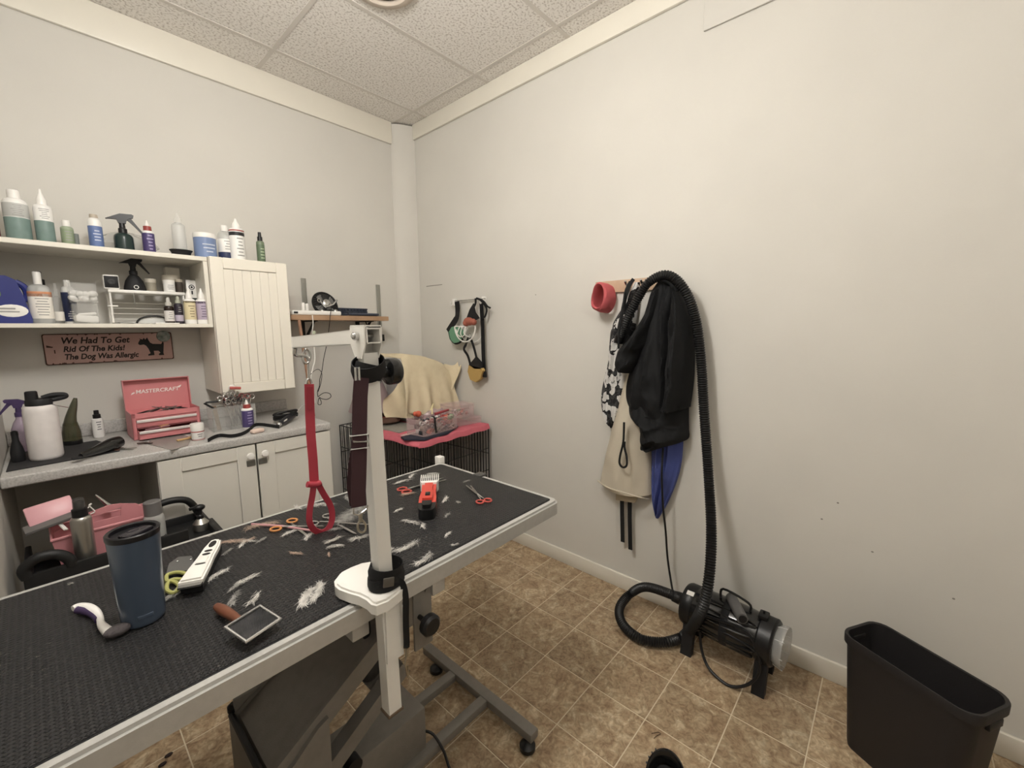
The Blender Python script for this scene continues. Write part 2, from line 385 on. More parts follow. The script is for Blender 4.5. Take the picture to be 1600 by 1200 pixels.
partw('knob', MB().lathe([(.006, 0), (.006, .012), (.013, .015), (.016, .021), (.012, .027), (.001, .029)], (.63, 2.5395, 1.128), 16, mx=Matrix.Rotation(PI / 2, 4, 'X')), white_pl, dr)
partw('door_clip', MB().box((.642, 2.505, 1.127), (.05, .012, .014), rot(0, .12, 0), .003).box((.65, 2.497, 1.128), (.02, .006, .01), rot(0, .12, 0), .002), M('pink_clip', '#c4584f', .4), dr, label='small red clip hanging on the knob')
# ================================================================== bottles and jars
def vessel(name, label, cat, P, body, kind='bottle', neck=.70, sh=.78, rn=.42, cap='screw', capm=None, caph=None, bands=(), prints=0, pm=None, sx=1, sy=1, group=None, lid=None, rz=0, printz=(.2, .6)):
    x, y, z, r, h = P
    t = thing(name, label, cat, (x, y, z), rz, group)
    capm = capm or white_pl
    if kind == 'jar':
        zb = h * (1 - (caph or .22))
        part('jar_body', MB().lathe([(r * .9, 0), (r * .97, h * .03), (r * .97, zb)], seg=28, sx=sx, sy=sy), body, t)
        part('lid', MB().lathe([(r * .99, zb), (r * 1.0, zb + h * .02), (r * 1.0, h * .97), (r * .96, h), (.001, h)], seg=28, sx=sx, sy=sy), capm, t)
        zlim = zb
    else:
        b = [(r * .92, 0), (r * .99, h * .02), (r, h * .05), (r, h * neck * .97)]
        for k in range(1, 6):
            a = k / 5 * PI / 2; b.append((r * rn + (r - r * rn) * math.cos(a), h * neck + (h * (sh - neck)) * math.sin(a)))
        part('bottle_body', MB().lathe(b + [(r * rn, h * sh + h * .02)], seg=24, sx=sx, sy=sy), body, t)
        zlim = h * neck; zc = h * sh
        if cap == 'screw': part('cap', MB().lathe([(r * rn * 1.2, zc), (r * rn * 1.2, h * .985), (r * rn * 1.05, h), (.001, h)], seg=20), capm, t)
        elif cap == 'cone':
            part('cap', MB().lathe([(r * rn * 1.3, zc), (r * rn * 1.25, zc + (h - zc) * .35), (r * rn * .5, zc + (h - zc) * .75), (r * rn * .3, h), (.001, h)], seg=18), capm, t)
        elif cap == 'mist':
            part('cap', MB().lathe([(r * rn * 1.25, zc), (r * rn * 1.25, zc + (h - zc) * .45), (r * rn * .85, zc + (h - zc) * .5), (r * rn * .8, h * .99), (.001, h)], seg=18), capm, t)
        elif cap == 'tip':
            part('cap', MB().lathe([(r * rn * 1.35, zc), (r * rn * 1.3, zc + (h - zc) * .42), (r * rn * .8, zc + (h - zc) * .45)], seg=18), capm, t)
            part('spout_tip', MB().lathe([(r * rn * .75, zc + (h - zc) * .44), (r * rn * .45, zc + (h - zc) * .75), (r * rn * .2, h), (.001, h)], seg=14), lid or white_pl, t)
        elif cap == 'pump':
            part('cap', MB().lathe([(r * rn * 1.2, zc), (r * rn * 1.2, zc + (h - zc) * .4), (r * rn * .4, zc + (h - zc) * .45), (r * rn * .4, h * .95)], seg=16).box((-r * .25, 0, h * .97), (r * .9, r * .35, h * .05), None, .002), capm, t)
        elif cap == 'dropper':
            part('cap', MB().lathe([(r * rn * 1.3, zc), (r * rn * 1.3, zc + (h - zc) * .4), (r * rn * .8, zc + (h - zc) * .45), (r * rn * .75, h * .96), (r * rn * .4, h), (.001, h)], seg=16), capm, t)
        elif cap == 'trigger':
            trigger(t, zc, (h - zc), capm, r * rn)
    for (z0, z1, m, *nm) in bands:
        part(nm[0] if nm else 'label_band', MB().lathe([(r * 1.006, h * z0), (r * 1.012, h * z0 + .0005), (r * 1.012, h * z1 - .0005), (r * 1.006, h * z1)], seg=28, sx=sx, sy=sy, cap=False), m, t)
    if prints:
        pb = MB(); rr = r * 1.022; rnd = random.Random(name + label)
        for k in range(prints):
            zz = h * (printz[0] + (printz[1] - printz[0]) * (k + .5) / prints); ww = rnd.uniform(.25, .6); th = h * (printz[1] - printz[0]) / prints * .32
            pb.lathe([(rr, zz), (rr, zz + th)], seg=8, sx=sx, sy=sy, cap=False, a0=-PI / 2 + .15 - ww, a1=-PI / 2 + .15 + ww)
        part('label_print', pb, pm or print_grey, t, kind=None)
    return t
def trigger(t, z, L, m, rn, flip=1):
    """spray head: collar, neck, long head with tail, lever"""
    part('collar', MB().lathe([(rn * 1.25, z), (rn * 1.25, z + L * .22), (rn * .9, z + L * .26), (rn * .75, z + L * .62)], seg=18), m, t)
    mx = Matrix.Translation((0, L * .12, z)) @ rot(PI / 2)
    head = [(-.62, .66), (-.3, .84), (-.05, .97), (.42, 1.0), (.5, .95), (.46, .82), (.3, .76), (.2, .66), (.16, .5), (-.14, .5), (-.2, .68), (-.45, .68)]
    part('spray_head', MB().prism([(flip * a * L, b * L) for a, b in (head if flip > 0 else reversed(head))], L * .24, mx), m, t)
    lev = [(.22, .8), (.36, .82), (.56, .5), (.8, .12), (.74, .08), (.5, .38), (.3, .62), (.2, .7)]
    part('trigger_lever', MB().prism([(flip * a * L, b * L) for a, b in (lev if flip > 0 else reversed(lev))], L * .14, Matrix.Translation((0, L * .07, z)) @ rot(PI / 2)), m, t)

teal = M('label_teal', '#728d87', .5, var=.2, vscale=40); silverl = M('label_silver', '#b9bab6', .4); bodyw = M('bottle_white', '#eeece8', .35)
vessel('squat_bottle', 'squat white bottle with grey-green label, left end of top shelf', 'bottle', (-0.0190, 2.6800, 1.7830, 0.0361, 0.2030), bodyw, neck=.72, sh=.84, rn=.42, bands=((.05, .46, teal), (.47, .73, silverl)), prints=6, printz=(.48, .7))
vessel('dispensing_bottle', 'tall white cone-tipped bottle with grey-green label on top shelf', 'bottle', (0.0548, 2.6800, 1.7830, 0.0283, 0.2240), bodyw, neck=.66, sh=.72, rn=.42, cap='cone', bands=((.04, .42, teal),), prints=6, printz=(.44, .64))
vessel('small_bottle', 'maroon bottle cut off by the left edge of the photo', 'bottle', (-0.0810, 2.6800, 1.7830, 0.0132, 0.0880), M('maroon', '#5e1720', .4), capm=M('maroon_cap', '#3c1118', .4))
vessel('small_bottle', 'small pale green bottle with white cap on top shelf', 'bottle', (0.1195, 2.7000, 1.7830, 0.0205, 0.1140), M('pale_green', '#98a588', .4), neck=.7, sh=.78, rn=.5, bands=((.1, .66, M('green_label', '#8b9c79', .5)),), prints=4, printz=(.2, .6))
t = vessel('pill_tin', 'small dark round tin lying beside the pale green bottle', 'tin', (0.1453, 2.7000, 1.7830, 0.0090, 0.0620), M('grey_lid', '#6d7470', .5), kind='jar', capm=M('grey_lid', '#6d7470', .5), caph=.4)
blu = M('label_blue', '#5a74ab', .45)
vessel('can', 'blue bottle with white band and pale beige top on top shelf', 'bottle', (0.2073, 2.6800, 1.7830, 0.0238, 0.1510), bodyw, neck=.72, sh=.9, rn=.5, capm=M('beige_top', '#b9ab97', .4), bands=((.03, .66, blu),), prints=4, printz=(.2, .55), pm=M('pale_print', '#c9d2e4', .5))
dg = M('dark_green_bottle', '#1f3330', .25)
P_ = (0.3003, 2.6900, 1.7830, 0.0354, 0.1750)
vessel('trigger_spray_bottle', 'dark green trigger spray bottle with black head on top shelf', 'spray bottle', P_, dg, neck=.36, sh=.5, rn=.36, cap='trigger', capm=black_pl, rz=-.1)
pur = M('label_purple', '#4b3e74', .45)
vessel('styptic_bottle', 'purple bottle with red cap on the top shelf', 'bottle', (0.3892, 2.6900, 1.7830, 0.0236, 0.1600), bodyw, neck=.64, sh=.7, rn=.5, cap='tip', capm=M('red_cap', '#a23a34', .4), bands=((.03, .62, pur),), prints=5, printz=(.1, .58), pm=M('lilac_print', '#a79cc6', .5))
# crumpled clear bag
def crumple(name, label, cat, c, sx, sy, sz, mat, seed, cuts=3):
    rnd = random.Random(seed); mb = MB(); bm = bmesh.new(); bmesh.ops.create_icosphere(bm, subdivisions=cuts, radius=1)
    for v in bm.verts:
        p = v.co.copy(); k = 1 + .35 * noise.noise(p * 2.1 + Vector((seed, 0, 0))) + .16 * noise.noise(p * 6 + Vector((0, seed, 0)))
        v.co = Vector((p.x * sx * k, p.y * sy * k, max(p.z * k, -.9) * sz + sz * .9))
    bm.verts.index_update(); mb.add([v.co.copy() for v in bm.verts], [[v.index for v in f.verts] for f in bm.faces], Matrix.Translation(c)); bm.free()
    return solo(name, mb, mat, label, cat)
bagm = glassy('bag_film', '#d5d3cd', .4, .25)
crumple('plastic_bag', 'crumpled clear plastic bag behind the dark green spray bottle', 'bag', (.315, 2.79, 1.783), .12, .045, .055, bagm, 3)
bp = (0.5090, 2.6800, 1.7830, 0.0460, 0.0590)
t = thing('black_bowl', 'small black rimmed bowl on the top shelf', 'bowl', bp[:3])
r_ = bp[3]; part('bowl_body', MB().lathe([(.001, 0), (r_ * .72, 0), (r_ * .86, .022), (r_ * .94, .03), (r_ * 1.02, .033), (r_ * 1.02, .036), (r_ * .86, .033), (r_ * .7, .005), (.001, .005)], seg=28), black_matte, t)
q = (0.5074, 2.6800, 1.7900, 0.0278, 0.2110)
t = vessel('clear_bottle', 'clear empty bottle with a pointed top standing in the black bowl', 'bottle', q, frost, neck=.68, sh=.74, rn=.45, cap='cone', capm=clearp)
bj = M('jar_blue', '#738bb9', .4)
vessel('blue_jar', 'wide blue jar with white lid on the top shelf', 'jar', (0.6120, 2.6800, 1.7830, 0.0501, 0.1310), bj, kind='jar', caph=.18, prints=3, printz=(.2, .6), pm=M('pale_print', '#c9d2e4', .5))
vessel('clear_bottle', 'cloudy bottle with white cap and navy-white label beside the blue jar', 'bottle', (0.7090, 2.7000, 1.7830, 0.0358, 0.1910), frost, neck=.66, sh=.84, rn=.4, bands=((.08, .26, M('label_navy', '#2b355c', .5)), (.265, .62, white_pl)), prints=4, printz=(.3, .58))
vessel('dispensing_bottle', 'white cone-tipped bottle with red and black label on top shelf', 'bottle', (0.7533, 2.6600, 1.7830, 0.0348, 0.2280), bodyw, neck=.74, sh=.78, rn=.45, cap='cone', bands=((.02, .06, M('label_red', '#b2514c', .5)), (.6, .68, M('label_black', '#2a2a2c', .5)), (.7, .73, MATS['label_red'])), prints=6, printz=(.1, .56))
vessel('mist_bottle', 'slim green mist bottle with black cap on top of the cabinet', 'bottle', (0.8648, 2.6600, 1.7870, 0.0201, 0.1730), M('herb_green', '#6f8063', .3), neck=.66, sh=.72, rn=.5, cap='mist', capm=black_pl, bands=((.08, .6, M('label_dkgreen', '#5b7153', .5)),), prints=4, printz=(.12, .5), pm=M('green_print', '#a9bd95', .5))
# ---- middle shelf
x, y, z, r, h = (-0.0795, 2.7000, 1.4550, 0.0624, 0.1900)
t = thing('detergent_jug', 'big royal blue jug with oval label at the left end of middle shelf', 'jug', (x, y, z))
jb = M('royal_blue_plastic', '#2b3582', .35)
body = [(-r, 0), (r * .98, 0), (r, .02), (r * .72, h * .62), (r * .5, h * .92), (r * .1, h), (-r * .7, h), (-r, h * .8)]
part('jug_body', MB().prism(body, .1, Matrix.Translation((0, .05, 0)) @ rot(PI / 2), .012), jb, t)
part('jug_handle', MB().tube(catmull([(r * .45, -.0, h * .9), (r * .8, 0, h * .8), (r * .92, 0, h * .62), (r * .7, 0, h * .5)], 6), .012), jb, t)
part('oval_label', MB().sphere((.01, -.0505, h * .27), .042, (1.05, .03, .6)), white_pl, t)
part('label_print', MB().b2((-.045, -.0535, h * .30), (.02, -.052, h * .33)).b2((-.045, -.0535, h * .24), (.03, -.052, h * .26)), print_grey, t)
part('green_badge', MB().sphere((-.04, -.0505, h * .62), .028, (1, .05, 1)), M('leaf_green', '#5d7f50', .5), t)
orl = M('label_orange', '#d98a54', .5)
vessel('disinfectant_bottle', 'white bottle with orange-topped label on middle shelf', 'bottle', (0.0113, 2.6900, 1.4550, 0.0353, 0.2150), frost, neck=.62, sh=.76, rn=.3, cap='screw', bands=((.1, .58, M('label_white', '#efe9df', .5)), (.52, .62, orl)), prints=7, printz=(.14, .5), sy=.7)
vessel('pump_bottle', 'bottle with black pump behind the orange-labelled bottle', 'bottle', (0.0221, 2.7900, 1.4550, 0.0227, 0.2280), frost, cap='pump', capm=black_pl, neck=.6, sh=.74)
vessel('clear_bottle', 'small clear spray bottle beside the orange-labelled bottle', 'bottle', (0.0602, 2.7400, 1.4550, 0.0173, 0.1780), clearp, neck=.42, sh=.66, rn=.35, cap='mist', capm=clearp, bands=((.08, .3, MATS['label_white']),))
vessel('navy_bottle', 'white bottle with navy label behind the clear organiser', 'bottle', (0.0989, 2.7800, 1.4550, 0.0231, 0.1950), bodyw, neck=.76, sh=.86, rn=.4, bands=((.06, .72, MATS['label_navy']),), prints=4, printz=(.1, .3), pm=white_pl)
# organiser with cotton
x, y, z, r, h = (0.1407, 2.7000, 1.4550, 0.0444, 0.1860)
t = thing('clear_organizer', 'clear two-tier organiser box holding cotton on the middle shelf', 'organizer', (x, y, z))
for k, (za, zb) in enumerate(((0, h * .47), (h * .5, h))):
    ww = r * (.92 + .06 * k); g = .0022
    part('bin', MB().b2((-ww, -.05, za), (ww, .05, za + g)).b2((-ww, -.05, za), (-ww + g, .05, zb)).b2((ww - g, -.05, za), (ww, .05, zb)).b2((-ww, .05 - g, za), (ww, .05, zb)).b2((-ww, -.05, za), (ww, -.05 + g, zb - .012 * k)), clearp, t)
cot = M('cotton', '#f2f0ec', .95, bump=.5, bscale=300)
rnd = random.Random(5)
for k in range(16):
    cx, cy, cz = x + rnd.uniform(-.036, .036), y + rnd.uniform(-.032, .0), z + h * .5 + .015 + (k // 8) * .022 + rnd.uniform(0, .006)
    solo('cotton_ball', MB().sphere((cx, cy, cz), .0145, (1, 1, .9), seg=10, rings=6), cot, 'white cotton ball in the upper tier of the clear organiser', 'cotton ball', 'cotton balls in the organiser')
solo('cotton_pad_pack', MB().box((x + .002, y, z + .022), (.075, .06, .034), rot(0, .1, .1), .01).box((x + .005, y - .005, z + .043), (.06, .05, .012), rot(0, -.12, 0), .005), cot, 'white pack of cotton pads in the lower tier of the clear organiser', 'cotton pads')
# riser
t = thing('shelf_riser', 'white little wire-legged shelf riser on the middle shelf', 'riser', (.37, 2.74, SH2))
RZ = 1.612
partw('riser_top', MB().b2((.222, 2.665, RZ - .014), (.505, 2.80, RZ), .003), white_pl, t)
for xx in (.228, .498):
    for yy in (2.675, 2.79):
        partw('leg', MB().cyl((xx, yy, SH2), (xx, yy, RZ - .013), .0042, seg=8), white_pl, t)
partw('crossbar', MB().cyl((.228, 2.675, 1.535), (.228, 2.79, 1.535), .0035, seg=8).cyl((.215, 2.672, 1.537), (.25, 2.672, 1.537), .003, seg=8), white_pl, t)
for k in range(4):
    partw('back_wire', MB().cyl((.228, 2.79, 1.48 + k * .026), (.498, 2.79, 1.48 + k * .026), .0018, seg=6), white_pl, t)
x, y, z, r, h = (0.2384, 2.7000, 1.6130, 0.0271, 0.0650)
t = thing('small_speaker_box', 'small white box with a black face on the riser', 'box', (x, y, z))
part('box_body', MB().b2((-r, -.02, 0), (r, .03, h), .006), white_pl, t); part('black_face', MB().b2((-r * .88, -.0225, h * .1), (r * .88, -.019, h * .9), .003), black_matte, t); part('dial', MB().lathe([(.013, 0), (.013, .003), (.008, .004), (.001, .002)], (0, -.0225, h * .5), 18, mx=Matrix.Rotation(PI / 2, 4, 'X')), M('dark_grey', '#2c2c2d', .5), t)
x, y, z, r, h = (0.3232, 2.7200, 1.6130, 0.0414, 0.1510)
t = thing('trigger_spray_bottle', 'black teardrop trigger spray bottle standing on the riser', 'spray bottle', (x, y, z), -.1)
part('bottle_body', MB().lathe([(r * .97, 0), (r, h * .03), (r * .96, h * .12), (r * .8, h * .3), (r * .45, h * .46), (r * .3, h * .5)], seg=24, sy=.75), black_matte, t)
trigger(t, h * .5, h * .5, black_matte, r * .3)
part('bottle_ring', MB().tube([Vector((r * .1 + .008 * math.cos(a), -r * .74, h * .1 + .008 * math.sin(a))) for a in [2 * PI * k / 16 for k in range(16)]], .0015, 6, True), white_pl, t, label='small white ring mark')
jarb = M('cream_label', '#b9ae98', .5)
vessel('small_jar', 'small cream jar with tan label on the riser', 'jar', (0.3868, 2.7500, 1.6130, 0.0219, 0.0630), M('tan_label', '#a39a86', .5), kind='jar', capm=M('cream_lid', '#cfc6b4', .4), caph=.3)
vessel('big_jar', 'wide cream-lidded jar at the back of the riser', 'jar', (0.4705, 2.7650, 1.6130, 0.0373, 0.0870), M('tan_label', '#a39a86', .5), kind='jar', capm=MATS['cream_lid'], caph=.34)
vessel('white_jar', 'small white jar in front of the wide cream-lidded jar', 'jar', (0.4505, 2.7050, 1.6130, 0.0238, 0.0580), bodyw, kind='jar', caph=.3, prints=3, printz=(.15, .6))
vessel('brown_jar', 'dark brown jar beside the small white jar on the riser', 'jar', (0.4933, 2.7200, 1.6130, 0.0155, 0.0660), M('dark_brown_label', '#4a4038', .5), kind='jar', capm=jarb, caph=.2)
x, y, z, r, h = (0.5524, 2.7700, 1.4550, 0.0230, 0.2290)
t = thing('carton', 'white carton with a round dark emblem behind the lilac bottle', 'carton', (x, y, z))
part('carton_body', MB().b2((-r, -.012, 0), (r, .012, h), .001), white_pl, t); part('dark_base', MB().b2((-r * 1.01, -.0125, 0), (r * 1.01, .0125, h * .6)), M('dark_green_print', '#2f3a33', .6), t)
part('emblem', MB().tube([Vector((.011 * math.cos(a), -.0128, h * .84 + .011 * math.sin(a))) for a in [2 * PI * k / 18 for k in range(18)]], .0018, 6, True).sphere((0, -.0125, h * .84), .005, (1, .15, 1)).b2((-.003, -.0135, h * .68), (.003, -.012, h * .76)), black_matte, t)
amb = M('amber_bottle', '#2c1c14', .2)
vessel('dropper_bottle', 'amber dropper bottle with white label on the middle shelf', 'bottle', (0.4269, 2.6300, 1.4550, 0.0194, 0.1270), amb, neck=.6, sh=.68, rn=.5, cap='dropper', capm=M('pale_grey_cap', '#c5c2ba', .4), bands=((.1, .5, M('label_white2', '#dcd7d2', .5)),), prints=4, printz=(.15, .45))
vessel('small_bottle', 'dark plum bottle with grey-green cap on the middle shelf', 'bottle', (0.4648, 2.6300, 1.4550, 0.0174, 0.1350), M('plum', '#2a2130', .4), neck=.66, sh=.74, rn=.55, cap='dropper', capm=M('sage_cap', '#a9ab98', .4), bands=((.1, .32, M('label_lav', '#b6abbf', .5)),), prints=3, printz=(.4, .62))
vessel('lotion_bottle', 'white cone-tipped bottle with cream yellow label on middle shelf', 'bottle', (0.5089, 2.6200, 1.4550, 0.0242, 0.1770), bodyw, neck=.64, sh=.7, rn=.45, cap='cone', bands=((.12, .62, M('label_cream', '#dfcf9f', .5)), (.58, .63, M('label_brown', '#7a6a45', .5))), prints=5, printz=(.16, .52), pm=M('brown_print', '#8a7a55', .5))
vessel('lotion_bottle', 'white cone-tipped bottle with lilac label on middle shelf', 'bottle', (0.5601, 2.6200, 1.4550, 0.0263, 0.1770), bodyw, neck=.64, sh=.7, rn=.45, cap='cone', bands=((.12, .62, M('label_lilac', '#b9a9c0', .5)), (.57, .63, M('label_purple2', '#5a4668', .5))), prints=5, printz=(.16, .52), pm=M('lilac_print2', '#6f5f7c', .5))
# black framed visor and scraps below the riser
t = thing('face_visor', 'clear visor with a black curved rim on the middle shelf', 'visor', (.37, 2.66, SH2))
arc = [Vector((.062 * math.cos(a), -.03 * math.sin(a) * .3, .004 + .034 * math.sin(a))) for a in [PI * k / 16 for k in range(17)]]
part('rim', MB().tube(arc, .004, 8), black_pl, t); part('lens', MB().grid(lambda u, v: (.058 * math.cos(PI * u) * (1 - .3 * v), -.012 * v, .003 + .031 * math.sin(PI * u) * (1 - v)), 16, 4, (0, .001, 0)), frost, t)
solo('scissor_blades', MB().box((.262, 2.62, SH2 + .003), (.06, .008, .003), rot(0, 0, .2), .001).box((.268, 2.622, SH2 + .0055), (.06, .008, .003), rot(0, 0, -.25), .001).tube([Vector((.232 + .011 * math.cos(a), 2.612 + .009 * math.sin(a), SH2 + .003)) for a in [2 * PI * k / 14 for k in range(14)]], .002, 6, True), steel, 'small metal scissors lying on the middle shelf beside the visor', 'scissors')
solo('paper_strip', MB().box((.41, 2.60, SH2 + .003), (.09, .035, .004), None, .001), white_pl, 'folded white paper strip on the middle shelf below the riser', 'paper')
solo('pendant_needle', MB().cyl((.307, 2.663, RZ - .014), (.309, 2.663, RZ - .075), .0016, .0006, 6), steel, 'thin steel needle hanging from the riser edge', 'needle')

# ================================================================== tin sign
t = thing('tin_sign', 'weathered pink-brown tin sign with a black dog under the shelf', 'sign', (.231, 2.862, 1.272))
tin = M('sign_pink', '#cba399', .5, var=.5, vscale=9, col2='#b08677'); rust = M('sign_rust', '#4a2c22', .7, var=.5, vscale=60, col2='#6d4632'); ink = M('sign_ink', '#2b1c1b', .6)
def rrect(w_, h_, r, n=4):
    o = []
    for (cx, cy, a0) in ((w_ / 2 - r, h_ / 2 - r, 0), (-w_ / 2 + r, h_ / 2 - r, PI / 2), (-w_ / 2 + r, -h_ / 2 + r, PI), (w_ / 2 - r, -h_ / 2 + r, 1.5 * PI)):
        o += [(cx + r * math.cos(a0 + k / n * PI / 2), cy + r * math.sin(a0 + k / n * PI / 2)) for k in range(n + 1)]
    return o
SM = Matrix.Translation((0, 0, .07)) @ rot(0, -.01, 0) @ rot(PI / 2)
part('rusty_edge', MB().prism(rrect(.464, .142, .008), .004, SM), rust, t)
part('sign_face', MB().prism(rrect(.456, .134, .007), .0045, SM), tin, t)
rb = MB(); rnd = random.Random(8)
for k in range(26):
    xx = rnd.uniform(-.22, .22); s = rnd.choice((-1, 1)); rb.prism([(xx, s * .0668 - (0 if s > 0 else .0)), (xx + rnd.uniform(.004, .014), s * .0668), (xx + .004, s * (.0668 - rnd.uniform(.003, .008)))][::(1 if s < 0 else -1)] , .0047, SM)
rb.prism([(-.222, .02), (-.2, .012), (-.205, .008), (-.222, .01)], .0047, SM).prism([(-.2, -.002), (-.196, -.002), (-.196, -.018), (-.2, -.018)], .0047, SM)
part('rust_flakes', rb, rust, t)
for (s, xx, zz, sz, sx) in (('We Had To Get', -.176, .026, .041, .86), ('Rid Of The Kids!', -.172, -.012, .036, .86), ('The Dog Was Allergic', -.172, -.048, .036, .80)):
    text('lettering', s, sz, ink, t, SM @ Vector((xx, zz, .0048)), UPR, .0004, .22, sx=sx, bold=.0011)
dog = [(.096, .022), (.104, .036), (.1, .042), (.113, .035), (.119, .044), (.124, .034), (.132, .046), (.137, .03), (.142, .018), (.152, .012), (.185, .01), (.19, .018), (.193, .03), (.196, .012), (.193, -.012), (.19, -.036), (.192, -.048), (.172, -.048), (.17, -.042), (.178, -.034), (.17, -.024), (.152, -.024), (.153, -.046), (.128, -.048), (.128, -.041), (.138, -.036), (.132, -.012), (.124, .004), (.116, .01), (.1, .008), (.094, .014)]
part('dog_silhouette', MB().prism(list(reversed(dog)), .0052, SM), M('dog_black', '#151314', .6), t)
SB = SM @ Vector((.198, .05, .005))
part('round_ornament', MB().lathe([(.027, 0), (.029, .002), (.027, .005), (.02, .004), (.001, .006)], SB, 24, mx=rot(PI / 2)), M('pearly', '#8d948c', .3, var=.9, vscale=60, col2='#4a5a56', metal=.3), t)
# ================================================================== on the counter
t = thing('rubber_mat', 'black rubber mat lying on the left end of the counter', 'mat', (.0, 2.5, CT))
matpoly = [(-.135, 2.325), (.03, 2.345), (.17, 2.37), (.145, 2.58), (.12, 2.68), (-.13, 2.66)]
partw('mat_sheet', MB().prism(matpoly, .004, Matrix.Translation((0, 0, CT + .0003)), .001), M('mat_black', '#2b2a2c', .75, bump=.3, bscale=400), t)
ZM = CT + .0046
x, y, z, r, h = (-0.1078, 2.4699, 0.9276, 0.0189, 0.1200)
t = thing('dark_applicator_bottle', 'small black narrow-necked bottle at the left end of the counter', 'bottle', (x, y, z))
part('bottle_body', MB().lathe([(r * .95, 0), (r, .004), (r, h * .3), (r * .85, h * .45), (r * .5, h * .68), (r * .48, h * .9), (r * .42, h * .95)], seg=22), black_matte, t)
part('cap', MB().lathe([(r * .55, h * .86), (r * .5, h * .97), (r * .2, h), (.001, h)], seg=18), M('black_cap', '#101012', .3), t)
x, y, z, r, h = (-0.0337, 2.4496, 0.9276, 0.0476, 0.2182)
jug = M('jug_white', '#e3dcd9', .38, var=.15, vscale=30)
t = thing('insulated_jug', 'large white insulated water jug with black lid on the counter', 'jug', (x, y, z))
part('jug_body', MB().lathe([(r * .9, 0), (r * .97, .004), (r, .012), (r, h * .86), (r * .97, h * .91), (r * .88, h * .955), (r * .72, h * .975)], seg=36), jug, t)
part('lid', MB().lathe([(r * .74, h * .965), (r * .78, h * .975), (r * .78, h * 1.06), (r * .7, h * 1.085), (.001, h * 1.085)], seg=28).lathe([(r * .38, h * 1.08), (r * .36, h * 1.21), (r * .3, h * 1.225), (.001, h * 1.225)], (-r * .35, 0, 0), 18), black_matte, t)
part('carry_handle', MB().tube(catmull([(r * .2, 0, h * 1.09), (r * .8, -.0, h * 1.13), (r * 1.45, 0, h * 1.12), (r * 1.5, 0, h * 1.08), (r * .9, 0, h * 1.05), (r * .5, 0, h * 1.05)], 6), .009, 10), black_matte, t)
part('rim_cord', MB().tube(catmull([(r * .7, -.02, h * .97), (r * 1.05, -.01, h * .93), (r * 1.6, .03, h * .86)], 6), .0015, 6), chrome, t)
lil = glassy('lilac_plastic', '#b8a2bb', .7, .2)
x, y, z, r, h = (-0.0809, 2.5746, 0.9276, 0.0286, 0.2080)
y += .1
t = thing('trigger_spray_bottle', 'pale lilac trigger spray bottle with violet head behind the white jug', 'spray bottle', (x - .015, y, z))
part('bottle_body', MB().lathe([(r * .95, 0), (r, .004), (r, h * .45), (r * .7, h * .58), (r * .4, h * .66), (r * .38, h * .72)], seg=22), lil, t)
trigger(t, h * .7, h * .36, M('violet_plastic', '#4a3766', .4), r * .36, -1)
part('pink_liquid', MB().lathe([(r * .9, .004), (r * .9, h * .12), (.001, h * .12)], seg=20), M('pink_liquid', '#b388a0', .4), t)
x, y, z, r, h = (0.0455, 2.6711, 0.9230, 0.0311, 0.2075)
t = thing('olive_spray_bottle', 'smoky olive clear bottle with a long slanted neck on the counter', 'bottle', (x, y, z))
part('bottle_body', MB().lathe([(r * .95, 0), (r, .004), (r, h * .12), (r * .98, h * .28), (r * .75, h * .48)], seg=22).tube(catmull([(-r * .05, 0, h * .42), (r * .18, 0, h * .62), (r * .62, 0, h * .86), (r * .86, 0, h)], 5), .01, 12, radii=[r * (.78 - .6 * k / 15) for k in range(16)]), clipgreen, t)
part('dark_base', MB().lathe([(r * .97, .002), (r * 1.015, .006), (r * 1.015, h * .1), (r * .97, h * .13)], seg=22), black_pl, t)
vessel('mist_bottle', 'small white bottle with black mist cap against the backsplash', 'bottle', (0.1360, 2.7754, 0.9230, 0.0204, 0.1308), bodyw, neck=.66, sh=.7, rn=.55, cap='mist', capm=black_pl, prints=4, printz=(.25, .6), pm=M('dark_print', '#5a5a5c', .5))
